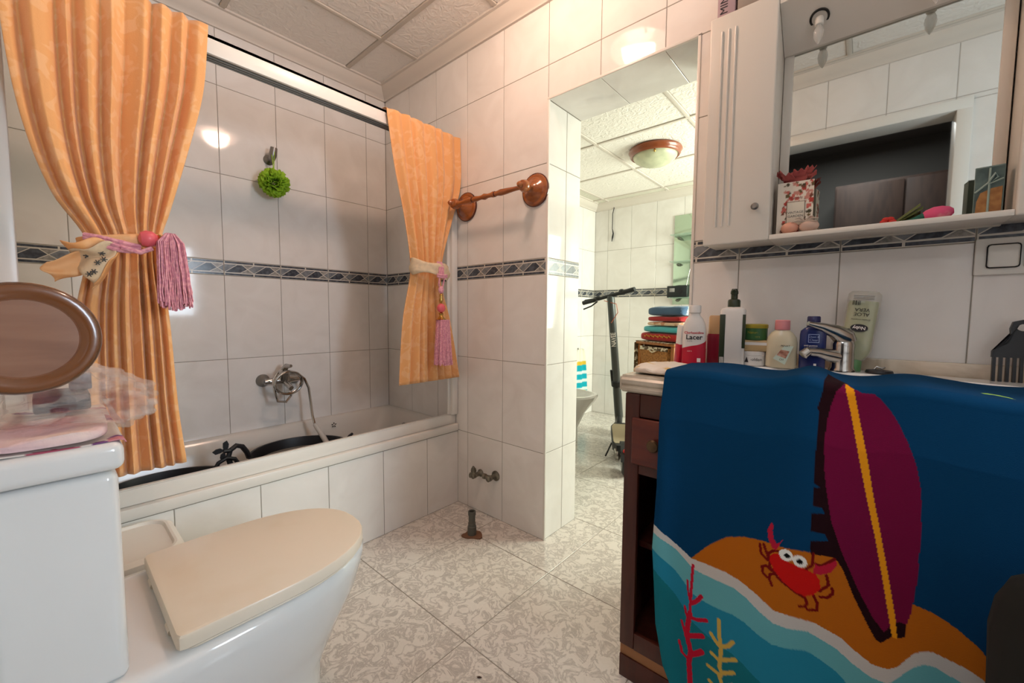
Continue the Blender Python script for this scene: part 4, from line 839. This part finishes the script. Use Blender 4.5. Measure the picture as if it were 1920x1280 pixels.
MB().box(2.152,2.592,-.139,-.022,1.263,1.2765,.002).build('shelf',M_PAINT,t)
m=MB().box(2.176,2.570,-.026,-.022,1.279,1.800); m=m.build('mirror_pane',M_MIRROR,t,angle=0)
MB().box(2.153,2.176,-.030,-.022,1.277,1.80,.002).build('mirror_strip',M_PAINT,t); MB().box(2.570,2.591,-.030,-.022,1.277,1.80,.002).build('mirror_strip',M_PAINT,t)
pf=[(-.139,1.888),(-.118,1.872),(-.085,1.842),(-.055,1.812),(-.035,1.797),(-.024,1.797),(-.024,1.918),(-.139,1.918)]
MB().loft([[Vector((x,y,z)) for y,z in pf] for x in (2.153,2.591)]).build('canopy',M_PAINT,t,angle=30)
for x in (2.236,2.455):
    o=Vector((x,-.087,1.842)); ax=Vector((0,-.55,-.83)).normalized()
    s=MB().lathe([(.022,-.004),(.022,.001),(.018,.001),(.016,-.003),(.012,-.006)],o,ax,24).build('lamp_socket',pm('black_bezel','26221f',.4),t)
    MB().lathe([(.009,0),(.010,.004),(.010,.020),(.008,.022)],o,(0,-.12,-1),16).build('bulb_base',M_WHITEP,t)
    MB().lathe([(.006,.020),(.011,.032),(.0125,.042),(.010,.056),(.004,.068),(.0005,.072)],o,(0,-.12,-1),16).build('bulb_glass',pm('clear_bulb','e9e6e0',.03,alpha=.35,spec=1),t)
# boxes on top of the cupboard
for x0,x1,h,c,lab in ((1.986,2.034,.17,'b59aa0','mauve carton with dark sideways lettering on top of the wall unit'),(2.040,2.10,.15,'9c8f84','taupe cardboard box on top of the wall unit')):
    t=thing('carton',lab,'carton',((x0+x1)/2,-.075,1.922),group='cartons on the wall unit')
    MB().box(x0,x1,-.105,-.045,1.922,1.922+h,.002).build('carton',pm('card_'+c,c,.6),t); MB().box(x0-.0004,x1+.0004,-.1054,-.0446,1.922+h-.02,1.922+h-.012).build('stripe',WHT,t)
    if c=='b59aa0': text('MINI',.03,BLK,t,front(-.005,-.0306,.055) @ Matrix.Rotation(PI/2,4,'Z'))
# things on the mirror shelf
SZ=1.2765
t=thing('soap_gift_box','floral gift box with red flower top and cream label on the mirror shelf','gift box',(2.203,-.085,SZ),(0,0,.10))
rn=random.Random(5); fs=[(rn.uniform(-.045,.045),rn.uniform(0,.14),rn.uniform(.003,.008),rn.choice(['b5483f','c76a5e','6a5a3c','7a4a3a','4f4a38','c98a7c'])) for _ in range(150)]
def flo(p):
    x=p.x+p.y*.8
    for a,z,r,c in fs:
        if (x-a)**2+(p.z-z)**2<r*r*.6: return c
    return 'e2d6c6'
b=MB().grid(46,46,lambda u,v:Vector((-.041+.082*u,-.022,.142*v))).grid(24,46,lambda u,v:Vector((.041,-.022+.044*u,.142*v))).grid(24,46,lambda u,v:Vector((-.041,-.022+.044*u,.142*v))).grid(2,2,lambda u,v:Vector((-.041+.082*u,-.022+.044*v,.142))).grid(2,2,lambda u,v:Vector((-.041+.082*u,.022,.142*v)))
o=b.build('box',vcol('floral_gift_paper',.6),t,world=False,angle=0); ca=o.data.color_attributes.new('print','FLOAT_COLOR','POINT')
for i,v in enumerate(o.data.vertices): ca.data[i].color=(*lin(flo(v.co)),1)
MB().box(-.019,.023,-.0236,-.022,.022,.088,.0004).build('label_edge',pm('brown_edge','7d6a55',.6),t,world=False); MB().box(-.0175,.0215,-.0240,-.0225,.0235,.0865,.0004).build('label',pm('cream_label','d9cfbd',.6),t,world=False)
text('VINTAGE',.0088,BLK,t,front(.002,-.0243,.058)); text('GARDEN',.0088,BLK,t,front(.002,-.0243,.048)); text('Lovely',.010,pm('brown_script','7a3b34',.5),t,front(.004,-.0226,.098))
M_PETAL=pm('coral_felt_petal','b95b55',.8,col2='a34a48',nscale=30); b=MB()
for k in range(9):
    a=2*PI*k/9; c=Vector((.034*math.cos(a)*.9,.016*math.sin(a),.150+.006*(k%3)))
    b.grid(10,4,lambda u,v: c+Vector(((u-.5)*.03*math.cos(a+1.57)+v*.014*math.cos(a),(u-.5)*.03*math.sin(a+1.57)*.6+v*.010*math.sin(a),.022*v*(1-.3*v)+.004*math.sin(12*u+k)*v)))
b.sphere((0,0,.158),(.026,.014,.018)); o=b.build('flower_top',M_PETAL,t,world=False,angle=180); o.modifiers.new('thickness','SOLIDIFY').thickness=.0012
PE=pm('peach_soap','d79a82',.4)
for i,(x,lab) in enumerate(((2.197,'round peach soap ball in front of the floral gift box'),(2.240,'pale organza wrapped soap tied with ribbon on the mirror shelf'))):
    t=thing('soap_ball',lab,'soap',(x,-.122,SZ),group='soaps on the mirror shelf')
    MB().sphere((x,-.118,SZ+.0155),(.021 if i==0 else .023,.016,.0155)).build('soap',PE if i==0 else pm('organza_pink','c7a898',.6),t)
    if i: 
        b=MB()
        for a in (-.5,.2,.9,2.4,3.3): b.tube([(x-.008,-.125,SZ+.027),(x-.008+.016*math.cos(a),-.128,SZ+.032+.010*math.sin(a)),(x-.008+.030*math.cos(a),-.129,SZ+.030+.010*math.sin(a))],[.003,.003,.001],6)
        b.build('ribbon',pm('taupe_ribbon','b7a595',.6),t)
t=thing('artificial_flower','small red flower with green leaves lying on the mirror shelf','flower',(2.415,-.06,SZ))
b=MB()
for k in range(6):
    a=2*PI*k/6; b.sphere((2.398+.008*math.cos(a),-.065,SZ+.013+.007*math.sin(a)),(.008,.006,.006))
b.build('petals',pm('red_silk','c2281f',.6),t)
b=MB()
for dx,dz in ((.05,.042),(.045,.026),(.055,.034)):
    b.loft([[Vector((2.405+dx*s+.000,-.06+w*.004,SZ+.006+dz*s+w*.004*(1))) for w in (-1,1)]+[Vector((2.405+dx*s,-.056,SZ+.007+dz*s))] for s,_ in ((0,0),(.4,0),(.8,0),(1,0))])
b.build('leaves',pm('olive_leaf','56602f',.6),t)
t=thing('fabric_rosebud','bright pink fabric rosebud on green stem lying on the mirror shelf','flower',(2.485,-.06,SZ))
MB().lathe([(.005,-.006),(.013,.004),(.0175,.018),(.0165,.032),(.012,.044),(.006,.05),(0,.048)],(2.462,-.06,SZ+.0180),(1,0,.12),18).build('bud',pm('hot_pink_felt','d9537c',.8,col2='e08a94',nscale=25,ramp=(.5,.6)),t); MB().tube([(2.462,-.06,SZ+.017),(2.44,-.062,SZ+.010),(2.415,-.064,SZ+.0045)],[.010,.005,.004],10).build('stem',pm('teal_green_felt','1f5a4a',.8),t)
t=thing('picture_box','grey teal gift box with ribbon and straw coloured picture on the mirror shelf','gift box',(2.560,-.085,SZ),(0,0,-.12))
TEAL=pm('grey_teal_card','6f807a',.6); MB().box(-.022,.022,-.016,.016,0,.105,.001).build('box',TEAL,t,world=False)
MB().box(-.0205,.0205,-.0168,-.0158,.003,.102).build('picture',pm('dark_teal_print','3f4f4c',.5,col2='5c6f6a',nscale=30),t,world=False)
MB().prism([Vector((x,-.0169,z)) for x,z in ((-.018,.004),(.0195,.004),(.0195,.058),(.004,.056),(-.012,.048),(-.017,.03))],(0,-.0006,0)).build('straw_picture',pm('straw_print','a3713a',.5,col2='8a5a28',nscale=70),t,world=False)
MB().tube([(-.02,-.0178,.05),(-.002,-.0182,.068),(.008,-.0184,.088),(.012,-.0182,.078),(.0,-.0180,.066),(.02,-.0178,.074)],.0022,6).tube([(0,-.0176,.003),(0,-.0176,.10)],.002,6).build('ribbon',pm('sage_ribbon','8fa096',.5),t,world=False)
# switch
t=thing('light_switch','white wall switch plate with black outlined rocker by the mirror unit','switch',(2.617,0,1.193))
MB().box(2.557,2.677,-.009,-.0005,1.150,1.236,.003).build('plate',M_WHITEP,t); MB().box(2.575,2.627,-.0105,-.008,1.165,1.221,.006).build('rocker_frame',M_BLACKP,t); r=MB().box(2.577,2.625,-.013,-.009,1.1675,1.2185,.005).build('rocker',M_WHITEP,t); MB().box(2.632,2.672,-.0105,-.008,1.165,1.221,.004).build('socket_insert',M_WHITEP,t)

# ------------------------------------------------------------------ far room
M_FROST=pm('frosted_glass_off','cfd0b0',.35,col2='b9bb9c',nscale=14)
dome_lamp('unlit ceiling lamp with red brown wooden ring in the far room',1.20,1.365,2.194,.175,pm('red_brown_ring','8a4524',.3,coat=.4),M_FROST)
tag(MB().tube([(.372,2.385,2.19),(.368,2.385,2.13),(.355,2.384,2.08),(.354,2.384,1.93),(.362,2.384,1.90),(.366,2.384,1.88),(.360,2.383,1.845),(.353,2.383,1.80)],[.004,.004,.004,.004,.006,.007,.009,.003],8).build('electric_cable',M_BLACKP),'loose black electric cable dangling from the far ceiling','cable')
t=thing('far_mirror','tall frameless mirror with glass shelves in the far room','mirror',(1.20,2.38,1.20))
MB().box(.985,1.42,2.388,2.3985,1.15,1.965,.002).build('mirror_pane',pm('greenish_mirror','b9cdb8',.08,.85),t)
for z in (1.77,1.53,1.205):
    s=MB().box(.990,1.40,2.27,2.388,z,z+.007,.001).build('glass_shelf',M_CLEARG,t)
    for x in (1.035,1.165): MB().lathe([(.014,0),(.014,.02),(.008,.03),(.006,.05)],(x,2.388,z-.016),(0,-1,0),14).build('bracket',M_STEEL,s)
t=thing('pocket_radio','black portable radio with raised antenna on the far glass shelf','radio',(1.06,2.32,1.212))
MB().box(.965,1.145,2.295,2.345,1.212,1.318,.006,2).build('case',pm('black_radio','1b1f20',.4),t); MB().box(.99,1.035,2.292,2.296,1.262,1.296,.001).build('dial',GRY,t); MB().lathe([(.022,0),(.022,.002),(0,.003)],(1.09,2.295,1.262),(0,-1,0),20).build('speaker_grille',M_BLACKP,t); MB().tube([(1.125,2.335,1.318),(1.14,2.335,1.40),(1.165,2.335,1.53)],.0025,6).build('antenna',M_STEEL,t)
# scooter
SG=pm('scooter_grey','4a4d4b',.35,.2); SB_=pm('scooter_black','1f2122',.5)
R0=Vector((1.215,.985,0)); F0=Vector((.775,1.775,0)); ax=(F0-R0).normalized(); pr=Vector((ax.y,-ax.x,0))
t=thing('kick_scooter','grey folding electric scooter parked in the far room','scooter',(.99,1.38,0))
def wheel(c,name):
    w=MB(); n=28
    for prof in ([(.062,-.02),(.082,-.022),(.098,-.014),(.102,0),(.098,.014),(.082,.022),(.062,.02)],):
        w.lathe(prof,c+Vector((0,0,.102)),pr,n)
    o=w.build(name,SB_,t); MB().lathe([(.03,-.024),(.06,-.021),(.06,.021),(.03,.024)],c+Vector((0,0,.102)),pr,18).build('hub',M_STEEL,o); return o
wheel(R0,'wheel'); wheel(F0,'wheel')
def dk(s,w,z): return R0+ax*s+pr*w+Vector((0,0,z))
MB().loft([[dk(s,w*sg,z) for sg,z in ((-1,.10),(1,.10),(1,.155),(-1,.155))] for s,w in ((.12,.05),(.2,.075),(.62,.075),(.74,.04))]).build('deck',SB_,t,angle=30)
MB().loft([[dk(s,w*sg,z) for sg,z in ((-1,.155),(1,.155),(1,.159),(-1,.159))] for s,w in ((.17,.06),(.21,.068),(.60,.068),(.68,.05))]).build('grip_mat',pm('beige_grip_mat','b7a98c',.8),t,angle=30)
f=MB()
f.loft([[R0+Vector((0,0,.102))+ax*(-(.118)*math.cos(a))+Vector((0,0,.118*math.sin(a)))+pr*w for w in (-.034,-.03,.03,.034)]+[R0+Vector((0,0,.102))+ax*(-(.110)*math.cos(a))+Vector((0,0,.110*math.sin(a)))+pr*w for w in (.03,-.03)] for a in [math.radians(x) for x in (10,35,60,85,110,135)]])
f.build('rear_fender',SB_,t); MB().sphere(R0+Vector((0,0,.185))-ax*.085,(.022,.022,.014)).build('tail_light',pm('red_lens','c2221c',.3),t)
MB().sphere(dk(-.02,-.05,.13),(.02,.02,.03)).tube([dk(-.02,-.05,.10),dk(.10,-.06,.13)],.012,8).build('brake_caliper',M_STEEL,t)
S0=F0+Vector((0,0,.17))-ax*.02; S1=Vector((.797,1.535,1.205)); 
MB().tube([F0+Vector((0,0,.102))+pr*.0,F0+Vector((0,0,.2)),S0+(S1-S0)*.08],[.03,.035,.03],12).build('fork',SG,t)
MB().tube([S0+(S1-S0)*k for k in (.0,.2,.28,.6,.98,1.0)],[.036,.036,.033,.031,.031,.024],14).build('stem',SG,t)
MB().tube([S0+(S1-S0)*k for k in (.26,.27,.31,.32)],[.034,.044,.044,.034],14).build('fold_clamp',SB_,t); MB().tube([S0+(S1-S0)*.27-pr*.035,S0+(S1-S0)*.40-pr*.038],.010,8).build('fold_lever',SB_,t)
hb=Vector((.95,-.06,.20)).normalized()
MB().tube([S1-hb*.25+Vector((0,0,.01)),S1-hb*.12,S1,S1+hb*.10],.015,10).build('handlebar',SB_,t)
for s0,s1 in ((-.27,-.15),(.09,.215)): MB().tube([S1+hb*s0,S1+hb*s1],.0185,12).build('grip',SB_,t)
MB().tube([S1-hb*.12+Vector((0,-.01,-.02)),S1-hb*.16+Vector((0,-.04,-.05)),S1-hb*.24+Vector((0,-.04,-.06))],.006,8).build('brake_lever',SB_,t)
MB().sphere(S1+hb*.10+Vector((0,0,.012)),(.024,.02,.018)).build('bell',SB_,t); MB().sphere(S1-hb*.12+Vector((0,0,.006)),(.03,.022,.02)).build('throttle',SB_,t)
MB().tube([S1-hb*.05+Vector((0,-.02,-.03)),S1+hb*.06+Vector((0,-.01,-.08)),S1+hb*.07+Vector((0,0,-.15)),S1+Vector((.01,.0,-.22))],.003,6).build('brake_cable',pm('orange_cable','b4583a',.6),t)
MB().tube([dk(.35,-.075,.10),dk(.30,-.12,.012)],.006,8).build('kickstand',SB_,t)
sd=(S1-S0).normalized(); cm=(Vector((2.37,-1.48,1.05))-(S0+(S1-S0)*.62)).normalized(); nx_=(cm-sd*cm.dot(sd)).normalized(); tx=-sd; ty=nx_.cross(tx)
tp=S0+(S1-S0)*.66+nx_*.0325-Vector((.99,1.38,0)); tx=sd; ty=nx_.cross(tx)
text('NAVEE',.052,WHT,t,Matrix(((tx.x,ty.x,nx_.x,tp.x),(tx.y,ty.y,nx_.y,tp.y),(tx.z,ty.z,nx_.z,tp.z),(0,0,0,1))),lambda x:0,True,.75)
# wicker drawer unit (turned towards the doorway)
WO=pm('honey_pine','a8682c',.45,col2='8f5420',nscale=10,stretch=(6,6,1)); WK=pm('wicker','b9803e',.7,col2='8d5a26',nscale=90,ramp=(.35,.6),bump=(120,.8)); WF=pm('floral_trim','5a4630',.8,col2='d8cdb4',nscale=40,ramp=(.5,.55))
UR=Matrix.Rotation(math.atan2(-.17,.317),4,'Z')
t=thing('drawer_unit','honey pine drawer unit with wicker basket drawers in the far room','drawer unit',(1.09,1.42,0),(0,0,math.atan2(-.17,.317)))
W,D,H=.37,.30,.86
for x in (0,W-.03):
    for y in (.0,D-.03): MB().box(x,x+.03,y,y+.03,0,H-.02,.003).build('post',WO,t,world=False)
MB().box(-.012,W+.012,-.012,D+.012,H-.02,H,.004).build('top_board',WO,t,world=False)
for x in (.034,W-.034): MB().box(x-.004,x+.004,.03,D-.03,.05,H-.02).build('side_panel',WO,t,world=False)
for i,z in enumerate((.085,.285,.485,.690)):
    MB().box(.0,W,.002,.026,z-.03,z,.002).build('rail',WO,t,world=False); MB().box(.03,W-.03,.02,D-.02,z-.012,z).build('runner_board',WO,t,world=False)
    d=MB().loft([[Vector((x,y,zz)) for x,y in ((.045+g,-.014+g*.5),(W-.045-g,-.014+g*.5),(W-.045-g,D-.05),(.045+g,D-.05))] for g,zz in ((.008,z+.002),(0,z+.12),(0,z+.135))]).build('basket_drawer',WK,t,world=False,angle=30)
    MB().box(.043,W-.043,-.019,-.010,z+.112,z+.138,.003).build('fabric_trim',WF,d,world=False); MB().tube([(W/2-.03,-.02,z+.11),(W/2,-.024,z+.10),(W/2+.03,-.02,z+.112)],.005,6).build('bow',pm('cream_bow','dccfb2',.8),d,world=False)
MB().box(-.02,-.006,-.02,.04,.28,H-.01,.004).build('floral_drape',WF,t,world=False); MB().box(-.014,W+.014,-.016,D,H,H+.003,.001).build('runner_cloth',WF,t,world=False)
# stack of folded towels
def folded(name,label,w0,w1,z0,z1,mat,seed):
    t=thing(name,label,'towel',(1.09,1.42,.0),(0,0,math.atan2(-.17,.317)),'folded towels on the drawer unit')
    b=MB(); n=26; rn=random.Random(seed); R=[]
    for i in range(n+1):
        u=i/n; x=w0+(w1-w0)*u; k=1-.12*abs(2*u-1)**6; ring=[]
        for j in range(24):
            a=2*PI*j/24; c,s=math.cos(a),math.sin(a)
            y=.135+.125*math.copysign(abs(c)**.45,c)*k; z=(z0+z1)/2+(z1-z0)/2*math.copysign(abs(s)**.5,s)*k+.002*math.sin(11*u+seed)*max(0,s)
            ring.append(Vector((x,y,z)))
        R.append(ring)
    b.loft(R); b.build('folded_cloth',mat,t,world=False,angle=70)
    e_=MB()
    for q in (.33,.66): e_.tube([(w1-.004,.02+.0*q,z0+(z1-z0)*q),(w1+.001,.10,z0+(z1-z0)*q),(w1-.004,.24,z0+(z1-z0)*q)],.0025,6)
    e_.build('fold_edge',mat,t,world=False)
    return t
TZ=H+.004
t=folded('folded_towel','scarlet folded towel with gold print at the bottom of the towel stack',.0,.385,TZ,TZ+.062,pm('scarlet_terry','b3221f',.95,col2='a01a1c',nscale=30,sheen=.2),1)
b=MB()
for k in range(6): b.tube([(.06+.045*k,.008,TZ+.040),(.07+.045*k,.006,TZ+.030),(.085+.045*k,.006,TZ+.046),(.10+.045*k,.008,TZ+.034)],.003,6)
b.build('gold_print',pm('gold_embroidery','c9973c',.8),t,world=False)
folded('folded_towel','turquoise folded towel in the towel stack',.03,.385,TZ+.063,TZ+.110,pm('turquoise_terry','4fb0b8',.95,sheen=.2),2)
folded('folded_towel','cream patterned folded towel in the towel stack',.07,.385,TZ+.111,TZ+.140,pm('cream_terry','dbbfa2',.95,col2='c28a6a',nscale=25,ramp=(.5,.56)),3)
folded('folded_towel','dark red folded towel under the blue towel',.075,.39,TZ+.141,TZ+.180,pm('red_terry','9f1d22',.95,sheen=.2),4)
folded('folded_towel','slate blue folded towel with white swirls on top of the stack',.075,.40,TZ+.181,TZ+.248,pm('slate_blue_terry','44617f',.95,col2='c9d2cf',nscale=9,ramp=(.60,.64),sheen=.2),5)
# wall-hung bidet and towel on the far left
t=thing('bidet','white ceramic bidet half hidden behind the door reveal','bidet',(.45,1.36,0))
rot=Matrix.Translation((0,0,0))
def bd(x0,x1,y0,y1,z,n=24): 
    return [Vector((x1-(x1-x0)*(.5-.5*math.copysign(abs(math.cos(a))**.75,math.cos(a))),(y0+y1)/2+(y1-y0)/2*math.copysign(abs(math.sin(a))**.75,math.sin(a)),z)) for a in [2*PI*k/n for k in range(n)]]
MB().loft([bd(.20,.60,1.26,1.46,0),bd(.20,.60,1.26,1.46,.12),bd(.18,.66,1.22,1.50,.25),bd(.16,.74,1.18,1.54,.35),bd(.155,.765,1.16,1.56,.39),bd(.16,.76,1.165,1.555,.405),bd(.19,.735,1.19,1.53,.405),bd(.22,.70,1.22,1.50,.36),bd(.3,.62,1.28,1.44,.30)]).build('bowl',M_CERAM,t,angle=50)
t=thing('hanging_towel','turquoise striped towel hanging on the far left wall','towel',(.16,2.13,.23))
TW=vcol('striped_towel',.95); o=MB().grid(40,60,lambda u,v:Vector((.168+.010*math.sin(14*u),1.98+.27*u*(.35+.65*v**.5)+.09*(1-v**.5),.70-.47*v))).build('towel_cloth',TW,t,angle=180); ca=o.data.color_attributes.new('print','FLOAT_COLOR','POINT')
for i,v in enumerate(o.data.vertices):
    z=v.co.z+.23; c='e6e2d2' if z>.57 else ('d9b640' if z>.53 else ('d7e6e2' if int(z*34)%3==0 else '1fa6b8')); ca.data[i].color=(*lin(c),1)
o.modifiers.new('thickness','SOLIDIFY').thickness=.003
MB().lathe([(.014,0),(.014,.004),(.006,.008),(.006,.02),(.010,.024)],(.15,2.06,.705),(1,0,0),14).build('hook',M_CHROME,t)
